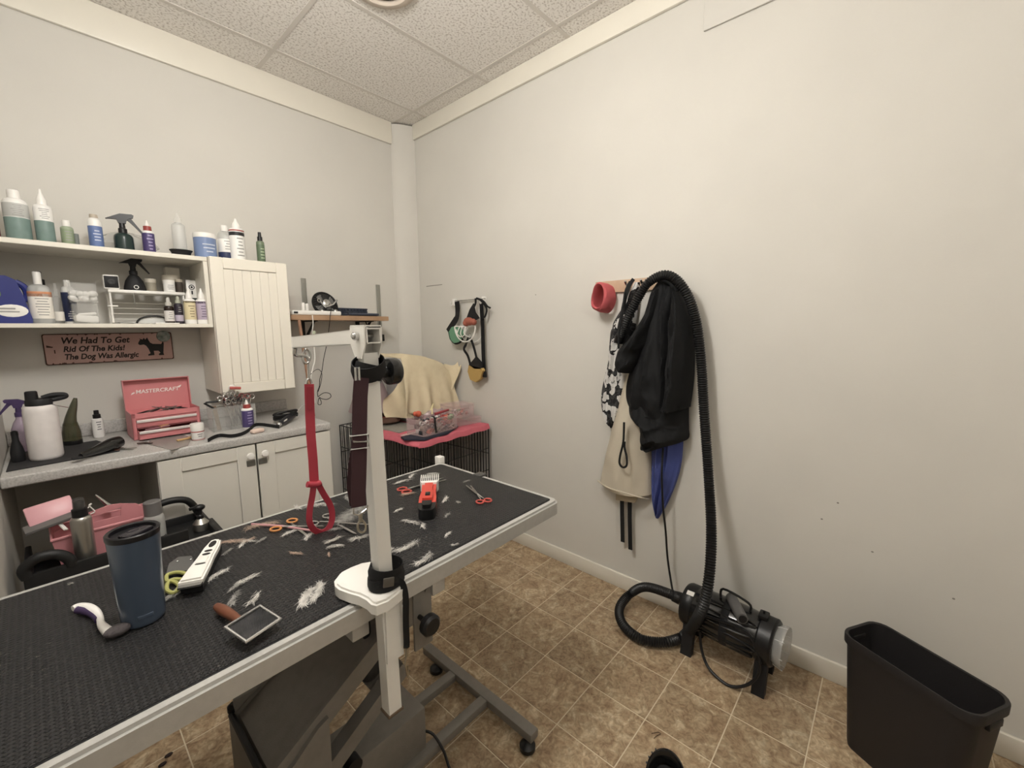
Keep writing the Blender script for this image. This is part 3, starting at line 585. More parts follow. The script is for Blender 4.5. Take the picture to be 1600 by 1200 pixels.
# black clipper body on the mat
t = thing('cordless_clipper', 'glossy black hair clipper lying on the black mat', 'clipper', (0.123, 2.435, 0.928))
c0, c1 = Vector((0.054, 2.303, 0.945)), Vector((0.176, 2.421, 0.955))
partw('clipper_body', MB().tube([c0.lerp(c1, k / 8) for k in range(9)], .02, 16, radii=[.009, .012, .014, .0165, .02, .024, .0265, .027, .024]), M('gloss_black', '#121213', .18, coat=.5), t)
partw('blade_block', MB().box(c0.lerp(c1, -.08) + Vector((0, 0, -.004)), (.03, .03, .008), rot(0, 0, .15), .002), black_matte, t)
def scissors(name, label, pivot, ang, L, ringm, z, open_=.3, flip=False, ring=.014, bladem=None, cat='scissors', group=None):
    """two blades, two shanks with finger rings, laid flat at height z; ang points along the blades"""
    t = thing(name, label, cat, (pivot[0], pivot[1], z), ang, group)
    bm_ = bladem or steel
    for s in (-1, 1):
        a = s * open_ / 2; R_ = rot(0, 0, a); zz = .0022 + (s + 1) * .0012
        bl = part('blade', MB().prism([(-.01, -.004), (L * .5, -.0015 if s > 0 else -.005), (L * .56, 0), (L * .5, .005 if s > 0 else .0015), (-.01, .004)], .002, Matrix.Translation((0, 0, zz)) @ R_), bm_, t)
        sh_ = R_ @ Vector((-L * .26, s * -.002, 0)); rc = R_ @ Vector((-L * .26 - ring, s * -ring * .72, 0))
        part('shank', MB().tube([R_ @ Vector((0, 0, zz + .001)), sh_ + Vector((0, 0, zz + .001))], .0026, 6, radii=[.0036, .0024]), bm_, bl)
        part('finger_ring', MB().tube([Vector((rc.x + ring * math.cos(q_), rc.y + ring * .85 * math.sin(q_), .0032)) for q_ in [2 * PI * k / 18 for k in range(18)]], .003, 8, True), ringm, t)
    part('screw', MB().lathe([(.0038, .0024), (.0038, .008), (.001, .0086)], seg=12), chrome, t)
    return t
scissors('small_scissors', 'little bronze scissors beside the black clipper on the counter', (0.189, 2.382, 0.923)[:2], -.7, .07, M('bronze', '#7d5444', .4, .6), CT + .0003, .5, ring=.008)
# claw clip
t = thing('hair_clip', 'brown metal alligator clip below the pink tool chest', 'clip', (0.258, 2.439, 0.923))
part('clip_jaw', MB().box((-.008, .004, .006), (.034, .012, .006), rot(0, .1, .1), .002).box((.012, -.012, .005), (.034, .01, .005), rot(0, 0, -.9), .002), M('clip_brown', '#54433a', .4, .4), t)
part('spring', MB().tube([Vector((.006 + .004 * math.cos(a), -.002, .008 + .004 * math.sin(a))) for a in [2 * PI * k / 12 for k in range(12)]], .0012, 6, True), steel, t)
# ---- pink tool chest
pk = M('tool_chest_pink', '#dc7f83', .38, var=.08, vscale=5); pkd = M('tool_chest_inner', '#a5555c', .5); silv = M('drawer_trim', '#eadfdd', .25, .3)
TC = thing('tool_chest', 'pink metal tool chest with open lid and two drawers on the counter', 'tool box', (.363, 2.645, CT), .02)
W2, D2, HB = .129, .088, .122
part('chest_body', MB().b2((-W2, -D2, .001), (-W2 + .004, D2, HB)).b2((W2 - .004, -D2, .001), (W2, D2, HB)).b2((-W2, D2 - .004, .001), (W2, D2, HB)).b2((-W2, -D2, .001), (W2, D2, .005)).b2((-W2, -D2, HB - .022), (W2, -D2 + .004, HB)).b2((-W2, -D2, .0505), (W2, D2, .0525)).b2((-W2, -D2, .092), (W2, D2, .094)).b2((-W2, -D2, 0.001), (-W2 + .014, -D2 + .003, HB)).b2((W2 - .014, -D2, .001), (W2, -D2 + .003, HB)), pk, TC)
part('drawer', MB().b2((-.114, -D2 - .004, .056), (.114, -D2 + .001, .09), .001).b2((-.112, -D2, .056), (.112, D2 - .02, .058)), pk, TC)
part('drawer', MB().b2((-.114, -D2 - .05, .008), (.114, -D2 - .045, .045), .001).b2((-.112, -D2 - .046, .008), (.112, D2 - .03, .011)).b2((-.114, -D2 - .046, .008), (-.111, 0, .044)).b2((.111, -D2 - .046, .008), (.114, 0, .044)), pk, TC)
ds = [o for o in TC.children if o.name.startswith('drawer')]
part('pull_rail', MB().b2((-.114, -D2 - .012, .079), (.114, -D2 - .003, .092), .003), silv, ds[0]); part('pull_rail', MB().b2((-.114, -D2 - .058, .034), (.114, -D2 - .049, .047), .003), silv, ds[1])
LM = Matrix.Translation((0, D2 - .002, HB)) @ rot(-.07)
part('lid', MB().b2((-W2, 0, 0), (W2, .004, .142)).b2((-W2, -.03, 0), (-W2 + .004, 0, .142)).b2((W2 - .004, -.03, 0), (W2, 0, .142)).b2((-W2, -.03, .138), (W2, 0, .142)), pk, TC)
lid = [o for o in TC.children if o.name.startswith('lid')][0]
for v in lid.data.vertices: v.co = LM @ v.co
text('lettering', 'MASTERCRAFT', .0255, M('chest_lettering', '#f3dedb', .4), lid, LM @ Vector((-.082, -.002, .073)), LM.to_3x3().to_4x4() @ UPR, .0006, .12, sx=1.0, bold=.0006)
part('lettering_wings', MB().prism([(-.1, .068), (-.085, .076), (-.086, .082), (-.096, .078)], .001, LM @ Matrix.Translation((0, -.0022, 0)) @ rot(PI / 2)).prism([(.083, .092), (.1, .1), (.096, .09), (.088, .084)], .001, LM @ Matrix.Translation((0, -.0022, 0)) @ rot(PI / 2)), MATS['chest_lettering'], lid)
rnd = random.Random(12)
for k in range(9):
    xx = -.1 + k * .024 + rnd.uniform(-.004, .004)
    p0 = TC.matrix_basis @ Vector((xx, -.05 + rnd.uniform(0, .03), HB - .008)); p1 = TC.matrix_basis @ Vector((xx + rnd.uniform(.05, .09) * (1 if k < 5 else -1), .045 + rnd.uniform(-.03, .02), HB - .004 + rnd.uniform(0, .01)))
    solo('grooming_comb', MB().tube([p0, p0.lerp(p1, .5), p1], .003, 7, radii=[.0025, .004, .002]), (steel if k % 2 else black_pl), 'thin grooming tool lying in the top tray of the pink tool chest', 'grooming tool', 'tools in the pink tool chest tray')
solo('brush_handle', MB().tube([TC.matrix_basis @ Vector(p) for p in ((-.09, -D2 - .03, .046), (-.03, -D2 - .03, .05), (.0, -D2 - .03, .052))], .005, 8), M('plum_red', '#7d3945', .4), 'dark red brush handle in the open drawer of the pink chest', 'brush')
solo('orange_block', MB().box(TC.matrix_basis @ Vector((-.02, -D2 - .022, .05)), (.035, .02, .018), rot(0, 0, .2), .003), M('buff_orange', '#b77b52', .6), 'buff orange block in the open drawer of the pink chest', 'block')
# flat grey comb blade sheet, jar, container
t = thing('plastic_sheet', 'grey clear plastic packet lying in front of the pink tool chest', 'packet', (0.347, 2.402, 0.923))
pts = [(0.3, 2.586, 0.925), (0.347, 2.646, 0.925), (0.396, 2.67, 0.925), (0.423, 2.405, 0.925), (0.38, 2.254, 0.925), (0.318, 2.221, 0.925), (0.268, 2.416, 0.925)]
partw('packet_sheet', MB().prism([(p[0], p[1]) for p in reversed(pts)], .002, Matrix.Translation((0, 0, CT + .0004))), glassy('grey_film', '#a09c96', .75, .2), t)
partw('yellow_tool', MB().box((0.39, 2.379, 0.93), (.06, .014, .008), rot(0, 0, .25), .003).box((0.42, 2.398, 0.93), (.022, .022, .006), rot(0, 0, .6), .002), M('comb_yellow', '#d2a55f', .5), t)
partw('black_comb', MB().box((0.406, 2.534, 0.932), (.1, .016, .006), rot(0, 0, .12), .002), black_pl, t)
vessel('white_jar', 'small white jar with red-edged label beside the tool chest', 'jar', (0.4357, 2.3463, 0.9230, 0.0258, 0.0778), bodyw, kind='jar', caph=.38, bands=((.5, .56, MATS['label_red']), (.04, .08, MATS['label_red'])), prints=2, printz=(.18, .42), pm=M('dark_print', '#5a5a5c', .5))
# clear container with scissors
cx, cy = .615, 2.50
t = thing('clear_container', 'clear rectangular container full of steel scissors on the counter', 'container', (cx, cy, CT + .001))
a_, b_, hh, g = .095, .05, .118, .0025
part('container_wall', MB().b2((-a_, -b_, 0), (a_, b_, .004)).b2((-a_, -b_, 0), (-a_ + g, b_, hh)).b2((a_ - g, -b_, 0), (a_, b_, hh)).b2((-a_, -b_, 0), (a_, -b_ + g, hh)).b2((-a_, b_ - g, 0), (a_, b_, hh)).b2((-.02, -b_, 0), (-.018, b_, hh)), clearp, t)
part('rim', MB().tube([(-a_, -b_, hh), (a_, -b_, hh), (a_, b_, hh), (-a_, b_, hh)], .0028, 6, True), clearp, t)
rnd = random.Random(4)
redr = M('red_ring', '#8a3b38', .4)
for k in range(15):
    bx, by = cx + rnd.uniform(-.012, .085), cy + rnd.uniform(-.035, .035)
    tx, ty = bx + rnd.uniform(-.05, .03), by + rnd.uniform(-.02, .02)
    mb = MB(); top = Vector((tx, ty, CT + rnd.uniform(.13, .165))); bot = Vector((bx, by, CT + .012)); d_ = (top - bot).normalized(); sd = Vector((math.cos(k), math.sin(k) * .5, 0)) - d_ * d_.dot(Vector((math.cos(k), math.sin(k) * .5, 0))); sd.normalize()
    t2 = thing('upright_scissors', 'steel grooming scissors standing handle-up in the clear container', 'scissors', (bx, by, CT + .006), group='scissors in the clear container')
    for s in (-1, 1):
        mid = bot.lerp(top, .6)
        partw('blade', MB().tube([bot + sd * s * .001, mid, top + sd * s * .008], .003, 6, radii=[.0012, .0034, .0022]), chrome, t2)
        c_ = top + sd * s * .014 + d_ * .012
        partw('finger_ring', MB().tube([c_ + (d_ * math.cos(q_) + sd * math.sin(q_)) * .0115 for q_ in [2 * PI * j / 14 for j in range(14)]], .0022, 6, True), (redr if k % 5 == 1 else black_pl if k % 6 == 2 else chrome), t2)
# slicker hook tool standing in the container: flat grey-brown blade with a black bent handle
t = thing('dematting_rake', 'flat bronze tool with a black bent handle leaning in the clear container', 'rake', (0.536, 2.474, 0.93))
partw('flat_blade', MB().tube([(0.553, 2.49, 0.924), (0.541, 2.5, 1.049)], .008, flat=(.018, .004), up=(0, 1, 0)), M('bronze_blade', '#8b7866', .35, .5), t)
partw('bent_handle', MB().tube([(0.54, 2.5, 1.036), (0.52, 2.5, 1.052), (0.503, 2.5, 1.067), (0.511, 2.5, 1.069), (0.564, 2.5, 1.069)], .005, 8), black_pl, t)
vessel('styptic_bottle', 'purple bottle with red cap on the counter beside the scissors container', 'bottle', (0.6720, 2.4557, 0.9230, 0.0266, 0.1452), bodyw, neck=.64, sh=.7, rn=.5, cap='tip', capm=MATS['red_cap'], bands=((.03, .62, pur),), prints=5, printz=(.1, .58), pm=MATS['lilac_print'])
solo('wax_block', MB().box((0.66, 2.281, 0.934), (.06, .035, .02), rot(0, 0, .35), .009, 3), M('pinkish_wax', '#e3c9b9', .5, var=.3, vscale=40, col2='#c99a86'), 'pinkish white soap block under the black strap', 'soap')
solo('nylon_strap', MB().tube(catmull([(0.454, 2.256, 0.932), (0.487, 2.305, 0.932), (0.518, 2.322, 0.932), (0.549, 2.268, 0.932), (0.592, 2.273, 0.933), (0.646, 2.348, 0.932), (0.697, 2.441, 0.932), (0.724, 2.432, 0.932), (0.749, 2.357, 0.932), (0.764, 2.295, 0.932)], 6), .004, flat=(.003, .016), up=(0, 0, 1)), black_web, 'long black nylon strap lying across the counter', 'strap')
# corded clipper
t = thing('corded_clipper', 'dark corded clipper with coiled black cord at the right end of the counter', 'clipper', (0.823, 2.356, 0.923))
partw('clipper_body', MB().tube([Vector((0.774, 2.322, 0.94)).lerp(Vector((0.916, 2.476, 0.955)), k / 5) for k in range(6)], .018, 12, radii=[.012, .016, .018, .018, .017, .013]), M('navy_black', '#1b1d26', .35), t)
partw('badge', MB().box(Vector((0.793, 2.283, 0.966)) + Vector((-.004, -.012, 0)), (.022, .003, .01), rot(.5, -.25, .5), .001), white_pl, t)
cc = Vector((0.851, 2.423, 0.94))
coil = [cc + Vector((.06 * math.cos(a * 2 * PI), .022 * math.sin(a * 2 * PI) + .02, .008 + .03 * (a / 5) + .008 * math.sin(a * 2 * PI * 1.3))) for a in [k / 20 for k in range(101)]]
partw('power_cord', MB().tube(coil, .0055, 7), black_pl, t)
partw('nozzle_end', MB().sphere((0.774, 2.322, 0.94), .014, (1, 1, .8)), chrome, t, label='shiny round end')
solo('white_cable', MB().tube(catmull([(1.004, 2.55, 0.985), (1.005, 2.6, 0.976), (0.973, 2.62, 0.931), (0.964, 2.62, 0.905), (1.033, 2.62, 0.886)], 6), .0025, 6), white_pl, 'thin white cable running down to the corded clipper', 'cable')
# ================================================================== black tool cart under the counter with a pink caddy
CZ = .60
t = thing('utility_cart', 'black moulded tool cart standing under the counter behind the table', 'cart', (.15, 2.12, 0))
cm_ = M('cart_black', '#161617', .5, bump=.15, bscale=500)
partw('tray', MB().b2((-.115, 1.94, CZ - .012), (.40, 2.225, CZ)).b2((-.115, 1.94, CZ - .05), (.30, 1.955, CZ + .07), .004).b2((-.115, 2.21, CZ - .05), (.40, 2.225, CZ + .03), .004).b2((-.115, 1.95, CZ - .05), (-.1, 2.22, CZ + .07), .004).b2((.385, 1.95, CZ - .05), (.40, 2.22, CZ + .03), .004).b2((.235, 1.95, CZ - .01), (.243, 2.22, CZ + .05)), cm_, t)
partw('lower_tray', MB().b2((-.115, 1.94, .14), (.40, 2.225, .155)).b2((-.115, 1.94, .14), (.40, 1.95, .2), .003).b2((-.115, 2.215, .14), (.40, 2.225, .2), .003), cm_, t)
for xx in (-.1, .385):
    for yy in (1.96, 2.205): partw('leg', MB().b2((xx - .014, yy - .014, .06), (xx + .014, yy + .014, CZ - .02), .004), cm_, t)
for xx in (-.1, .385):
    for yy in (1.96, 2.195): partw('caster', MB().lathe([(.028, -.011), (.03, -.006), (.03, .006), (.028, .011)], (xx, yy, .0302), 18, mx=rot(PI / 2)).b2((xx - .012, yy - .012, .045), (xx + .012, yy + .012, .066)), black_pl, t)
partw('handle', MB().tube(catmull([(.23, 2.205, CZ + .03), (.24, 2.2, CZ + .10), (.29, 2.2, CZ + .115), (.345, 2.2, CZ + .10), (.375, 2.2, CZ + .05), (.38, 2.2, CZ + .02)], 6), .014, 10), cm_, t)
partw('handle', MB().tube(catmull([(-.105, 1.95, CZ + .06), (-.11, 1.95, CZ + .09), (-.08, 1.95, CZ + .115), (-.04, 1.95, CZ + .11), (-.015, 1.95, CZ + .085), (-.01, 1.95, CZ + .06)], 6), .016, 10), cm_, t)
partw('side_ledge', MB().b2((.30, 1.925, CZ - .03), (.43, 1.939, CZ - .006), .004).b2((.401, 1.94, CZ - .03), (.43, 2.2, CZ - .006), .004), cm_, t)
# caddy
pkc = M('caddy_pink', '#d98a90', .42)
t = thing('tool_caddy', 'pink plastic carry caddy with a raised slotted handle on the black cart', 'caddy', (.085, 2.125, CZ + .001), .02)
def caddy_wall(L, W, h, fl, g=.003):
    mb = MB(); n = 12
    def ring(l, w_, z): return [(sx * l, sy * w_, z) for sx, sy in ((-1, -1), (1, -1), (1, 1), (-1, 1))]
    A = ring(L * fl, W * fl, 0) + ring(L, W, h) + ring(L - g, W - g, h) + ring(L * fl - g, W * fl - g, g)
    fs = [(3, 2, 1, 0)]
    for r0 in (0, 4, 8):
        for k in range(4): fs.append((r0 + k, r0 + (k + 1) % 4, r0 + 4 + (k + 1) % 4, r0 + 4 + k))
    fs.append((12, 13, 14, 15)); return mb.add(A, fs)
L_, W_ = .135, .078
part('tub', caddy_wall(L_, W_, .125, .86), pkc, t)
part('rim', MB().tube([(-L_, -W_, .125), (L_, -W_, .125), (L_, W_, .125), (-L_, W_, .125)], .005, 6, True), pkc, t)
o_ = [(-L_, .06), (-.1, .085), (-.05, .115), (.03, .125), (.09, .118), (L_, .086), (L_, .03), (-L_, .03)]
hd_ = MB(); MXc = Matrix.Translation((0, .004, .052)) @ Matrix.Diagonal((.94, 1, 1, 1)) @ rot(PI / 2)
hd_.prism([(-L_, .075), (-L_, .02), (L_, .02), (L_, .075)][::1], .007, MXc).prism([(-L_, .0748), (-.05, .0748), (-.045, .112), (-.09, .092)], .007, MXc).prism([(.05, .0748), (L_, .0748), (.1, .108), (.055, .121)], .007, MXc).prism([(-.047, .1), (.057, .106), (.057, .122), (.02, .126), (-.045, .114)], .007, MXc)
part('handle', hd_, pkc, t)
part('divider', MB().b2((.03, -W_ + .004, .01), (.034, -.004, .10)).b2((.06, .005, .01), (.064, W_ - .012, .11)), pkc, t)
t = thing('pin_brush', 'pink flat pin brush lying over the left end of the caddy', 'brush', (-0.043, 2.13, 0.796))
partw('brush_back', MB().box((-0.041, 2.13, 0.802), (.115, .075, .012), rot(.95, -.12, .1), .005), M('brush_pink', '#dd9ca4', .35), t)
partw('bristle_pad', MB().box(Vector((-0.044, 2.1, 0.773)), (.125, .05, .012), rot(.2, -.16, .1), .003), M('pad_grey', '#6a6664', .6), t)
solo('steel_comb', MB().box(Vector((-0.019, 2.08, 0.757)), (.012, .05, .006), rot(.5, .4, .6), .002), white_pl, 'white clip lying in the left end of the pink caddy', 'clip')
vx, vy, vz, vr, vh = (0.0172, 2.2355, 0.5860, 0.0305, 0.2163)
alu = M('aluminium', '#b5b2aa', .3, .9)
t = vessel('aluminium_bottle', 'brushed aluminium bottle with smoky cap in front of the pink caddy', 'bottle', (.026, 2.0, CZ + .001, .027, .258), alu, neck=.72, sh=.78, rn=.6, cap='mist', capm=black_pl)
vr, vh = .027, .258
part('clear_cap', MB().lathe([(vr * .6, vh * .84), (vr * .55, vh * 1.0), (vr * .45, vh * 1.02), (.001, vh * 1.02)], seg=16), glassy('smoky_cap', '#55524e', .55), t)
vx, vy, vz, vr, vh = (0.2108, 2.1463, 0.5860, 0.0285, 0.1874)
t = vessel('grey_cap_bottle', 'clear bottle with a wide grey cap behind the blue tumbler', 'bottle', (.215, 2.03, CZ + .001, .032, .185), frost, neck=.6, sh=.72, rn=.7, cap='screw', capm=M('cap_grey', '#6f6c6b', .4))
vx, vy, vz, vr, vh = (0.3305, 2.1498, 0.5860, 0.0230, 0.1126)
t = thing('hand_sprayer', 'small silver bottle with black sprayer head at the right end of the cart', 'spray bottle', (.365, 2.08, CZ + .001))
part('bottle_body', MB().lathe([(.026, 0), (.028, .004), (.028, .03), (.016, .045), (.012, .05)], seg=20), alu, t)
part('spray_head', MB().lathe([(.013, .048), (.013, .062), (.009, .066), (.009, .085)], seg=14).sphere((0, 0, .095), .019, (1.1, .8, .7)).box((-.02, 0, .098), (.03, .012, .012), None, .003), black_pl, t)
solo('steel_scoop', MB().tube([(0.074, 2.165, 0.818), (0.086, 2.165, 0.799), (0.109, 2.165, 0.759)], .006, 8, radii=[.003, .006, .011]), chrome, 'small steel scoop sticking up behind the pink caddy', 'scoop')
solo('white_hook', MB().tube(catmull([(0.047, 2.118, 0.786), (0.060, 2.118, 0.801), (0.053, 2.118, 0.796), (0.065, 2.118, 0.77), (0.053, 2.118, 0.764)], 5), .002, 6), white_pl, 'white wire hook lying on the pink caddy handle', 'hook')
solo('silver_button', MB().sphere((.33, 1.932, CZ - .002), .01, (1, .8, .5)), chrome, 'silver knob on the ledge of the black cart', 'knob')

# ================================================================== wooden wall shelf
WS = 1.51
t = thing('wooden_shelf', 'short wooden shelf on black brackets on the back wall', 'shelf', (1.3, 2.75, 1.3))
partw('board', MB().b2((.985, 2.63, WS - .03), (1.632, 2.862, WS), .002, 1), wood, t)
bl = M('bracket_grey', '#8b897f', .5)
for xx in (1.14, 1.52):
    partw('bracket', MB().b2((xx - .014, 2.66, WS - .037), (xx + .014, 2.862, WS - .0305)).b2((xx - .014, 2.856, WS - .2), (xx + .014, 2.863, WS - .0305)).prism([(2.856, WS - .19), (2.858, WS - .16), (2.70, WS - .04), (2.67, WS - .037)], .006, Matrix(((0, 0, 1, xx - .003), (1, 0, 0, 0), (0, 1, 0, 0), (0, 0, 0, 1)))).cyl((xx, 2.855, WS - .11), (xx, 2.852, WS - .11), .004), black_metal, t)
for (xx, zt) in ((1.166, 1.752), (1.697, 1.748)):
    solo('wall_bracket_strip', MB().b2((xx - .016, 2.858, 1.32 if xx > 1.5 else 1.512), (xx + .016, 2.8655, zt), .003).cyl((xx, 2.858, zt - .03), (xx, 2.856, zt - .03), .004), bl, 'grey vertical wall strip %s of the wooden shelf' % ('at the right end' if xx > 1.5 else 'above the left end'), 'bracket')
# white power box
t = thing('power_bar', 'flat white power bar lying on the wooden shelf', 'power bar', (1.2, 2.7, WS))
partw('bar_body', MB().b2((1.0, 2.64, WS + .001), (1.30, 2.70, WS + .028), .008), white_pl, t)
partw('switch', MB().b2((1.008, 2.6375, WS + .009), (1.032, 2.6405, WS + .02), .001), black_pl, t)
partw('plug', MB().b2((1.065, 2.66, WS + .028), (1.083, 2.69, WS + .075), .003).b2((1.09, 2.66, WS + .028), (1.105, 2.69, WS + .07), .003), white_pl, t)
# clip fan
fc = Vector((1.24, 2.735, WS + .072))
t = thing('clip_fan', 'round black clip-on fan with chrome centre on the wooden shelf', 'fan', (1.24, 2.735, WS))
FT = Matrix.Translation(fc) @ rot(PI / 2 - .35, 0, .1)
FR = .082
partw('cage_ring', MB().tube([FT @ Vector((FR * math.cos(a), FR * math.sin(a), 0)) for a in [2 * PI * k / 36 for k in range(36)]], .005, 8, True), black_pl, t)
cg = MB()
for k in range(28):
    a = 2 * PI * k / 28; cg.tube([FT @ Vector((.022 * math.cos(a), .022 * math.sin(a), .022)), FT @ Vector((.055 * math.cos(a + .1), .055 * math.sin(a + .1), .02)), FT @ Vector((FR * math.cos(a + .2), FR * math.sin(a + .2), 0))], .0013, 5)
partw('cage_wires', cg, M('fan_grey', '#3b3b3c', .4), t)
partw('back_shell', MB().lathe([(FR, -.002), (FR * .8, -.028), (FR * .3, -.04), (.001, -.04)], (0, 0, 0), 28, mx=FT), black_pl, t)
for k in range(4):
    a = PI / 2 * k + .4
    partw('blade', MB().grid(lambda u, v: FT @ Vector(((.018 + .05 * u) * math.cos(a + (v - .5) * 1.0), (.018 + .05 * u) * math.sin(a + (v - .5) * 1.0), (v - .5) * .016)), 4, 4, FT.to_3x3() @ Vector((0, 0, .0015))), M('fan_blade', '#9a9a98', .3, .4), t)
partw('hub', MB().lathe([(.026, .018), (.026, .026), (.018, .032), (.001, .033)], (0, 0, 0), 22, mx=FT), chrome, t)
partw('clamp', MB().box(fc + Vector((.012, -.05, -.05)), (.04, .03, .03), rot(0, .2, 0), .006), black_pl, t)
partw('chrome_bars', MB().tube([fc + Vector((-.05, -.04, .02)), fc + Vector((-.02, -.05, -.02)), fc + Vector((.03, -.05, 0)), fc + Vector((.06, -.04, .03))], .006, 8).tube([fc + Vector((-.055 + .011 * math.cos(a), -.045, .022 + .011 * math.sin(a))) for a in [2 * PI * k / 14 for k in range(14)]], .0028, 6, True).sphere(fc + Vector((-.04, -.04, -.045)), .014).sphere(fc + Vector((.045, -.04, -.045)), .016), chrome, t)
# slate tray
t = thing('slotted_tray', 'dark slate-blue perforated plastic tray on the wooden shelf', 'tray', (1.47, 2.72, WS))
trm = M('slate_plastic', '#3a4152', .45)
partw('tray_base', MB().b2((1.345, 2.655, WS + .001), (1.565, 2.80, WS + .016), .005), trm, t)
pm_ = MB()
for i in range(9):
    for j in range(2):
        xx = 1.365 + i * .0225; zz = WS + .024 + j * .018
        pm_.b2((xx - .011, 2.78, zz - .009), (xx - .004, 2.79, zz + .009))
pm_.b2((1.35, 2.78, WS + .05), (1.56, 2.79, WS + .056)).b2((1.35, 2.78, WS + .029), (1.56, 2.79, WS + .035)).b2((1.35, 2.78, WS + .012), (1.56, 2.79, WS + .018))
partw('perforated_back', pm_, trm, t)
partw('tray_back', MB().b2((1.347, 2.791, WS + .002), (1.563, 2.80, WS + .058), .003), trm, t)
partw('front_lip', MB().tube([(1.345, 2.65, WS + .03), (1.35, 2.65, WS + .012), (1.565, 2.65, WS + .012)], .008, 8), trm, t)
# cords and pole
solo('wooden_pole', MB().cyl((1.015, 2.48, CT + .0005), (1.02, 2.60, 1.478), .009, .009, 10), M('pole_brown', '#9a6d4d', .5, var=.4, vscale=30), 'brown wooden pole standing on the counter end under the shelf', 'pole')
t = thing('hanging_cord', 'thin black cord hanging from the fan with a tied loop', 'cord', (1.191, 2.75, 1.239))
partw('cord_run', MB().tube(catmull([(1.229, 2.625, 1.561), (1.216, 2.622, 1.509), (1.208, 2.62, 1.462), (1.185, 2.62, 1.344), (1.158, 2.62, 1.246), (1.141, 2.62, 1.167), (1.126, 2.62, 1.121), (1.119, 2.62, 1.074), (1.106, 2.62, 1.043), (1.107, 2.62, 1.011)], 6), .0022, 6), black_pl, t)
partw('cord_loop', MB().tube(catmull([(1.107, 2.62, 1.011), (1.144, 2.62, 1.031), (1.18, 2.62, 1.023), (1.187, 2.62, 1.001), (1.162, 2.62, 0.988), (1.13, 2.62, 0.996), (1.115, 2.62, 1.006), (1.125, 2.62, 0.977), (1.12, 2.62, 0.961), (1.104, 2.62, 0.967), (1.111, 2.62, 1.003)], 5), .0022, 6).tube(catmull([(1.021, 2.5, 1.166), (1.099, 2.61, 1.179), (1.122, 2.61, 1.178), (1.136, 2.61, 1.149), (1.124, 2.61, 1.09), (1.105, 2.61, 1.044)], 5), .0018, 6), black_pl, t)
t = thing('adapter_cord', 'black power adapter dangling on a cord right of the wooden shelf', 'power adapter', (1.681, 2.84, 1.326))
partw('cord_run', MB().tube(catmull([(1.69, 2.845, 1.49), (1.692, 2.85, 1.44), (1.69, 2.845, 1.40)], 5), .003, 6), black_pl, t)
partw('adapter_block', MB().b2((1.672, 2.825, 1.335), (1.712, 2.862, 1.385), .004).cyl((1.692, 2.845, 1.385), (1.692, 2.845, 1.402), .006), black_pl, t)
solo('wall_hook_cord', MB().tube(catmull([(1.495, 2.7, 1.417), (1.502, 2.7, 1.451), (1.506, 2.72, 1.486), (1.53, 2.72, 1.491), (1.534, 2.72, 1.474)], 5), .004, 7), black_metal, 'black bent hook under the wooden shelf beside the right bracket', 'hook')
partw('output_cord', MB().tube(catmull([(1.106, 2.62, 1.511), (1.107, 2.62, 1.461), (1.099, 2.62, 1.404), (1.103, 2.62, 1.346), (1.095, 2.6, 1.25), (1.059, 2.55, 1.197), (1.032, 2.52, 1.145), (1.03, 2.5, 1.071), (1.036, 2.5, 0.995)], 6), .003, 6), white_pl, [o for o in COL.objects if o.name == 'power_bar'][0])
solo('cord_tag', MB().box((1.101, 2.6, 1.396), (.018, .012, .04), rot(0, .1, .2), .005), M('pale_green_tag', '#b9c2a4', .5), 'pale green tag on the white cord under the wooden shelf', 'tag')

# ================================================================== dog crate in the corner
cx0, cx1, cy0, cy1, cz1 = 1.375, 1.965, 1.955, 2.80, .768
wirem = M('crate_wire', '#1b1a1b', .45, .3)
t = thing('dog_crate', 'black wire dog crate in the corner under the pink towel', 'dog crate', ((cx0 + cx1) / 2, (cy0 + cy1) / 2, 0))
CRATE = t
def wire_panel(a, b, za, zb, n, rows, parent, name):
    a = Vector(a); b = Vector(b)
    for k in range(n + 1):
        p = a.lerp(b, k / n); partw('wire', MB().tube([(p.x, p.y, za), (p.x, p.y, zb)], .0024, 5), wirem, parent)
    for k in range(rows + 1):
        z = za + (zb - za) * k / rows; partw('cross_wire', MB().tube([(a.x, a.y, z), (b.x, b.y, z)], .0032 if k in (0, rows) else .0027, 5), wirem, parent)
fp = partw('front_frame', MB().tube([(cx0, cy0, .01), (cx1, cy0, .01), (cx1, cy0, cz1), (cx0, cy0, cz1)], .0045, 6, True), wirem, t); wire_panel((cx0, cy0), (cx1, cy0), .01, cz1, 22, 5, fp, 'front')
fp = partw('side_frame', MB().tube([(cx0, cy0, .01), (cx0, cy1, .01), (cx0, cy1, cz1), (cx0, cy0, cz1)], .0045, 6, True), wirem, t); wire_panel((cx0, cy0), (cx0, cy1), .01, cz1, 32, 5, fp, 'side')
fp = partw('back_frame', MB().tube([(cx0, cy1, .01), (cx1, cy1, .01), (cx1, cy1, cz1), (cx0, cy1, cz1)], .0045, 6, True), wirem, t); wire_panel((cx0, cy1), (cx1, cy1), .01, cz1, 22, 4, fp, 'back')
fp = partw('side_frame', MB().tube([(cx1, cy0, .01), (cx1, cy1, .01), (cx1, cy1, cz1), (cx1, cy0, cz1)], .0045, 6, True), wirem, t); wire_panel((cx1, cy0), (cx1, cy1), .01, cz1, 32, 4, fp, 'side')
tp = MB()
for k in range(13): tp.tube([(cx0 + (cx1 - cx0) * k / 12, cy0, cz1), (cx0 + (cx1 - cx0) * k / 12, cy1, cz1)], .0024, 5)
for k in range(5): tp.tube([(cx0, cy0 + (cy1 - cy0) * k / 4, cz1), (cx1, cy0 + (cy1 - cy0) * k / 4, cz1)], .003, 5)
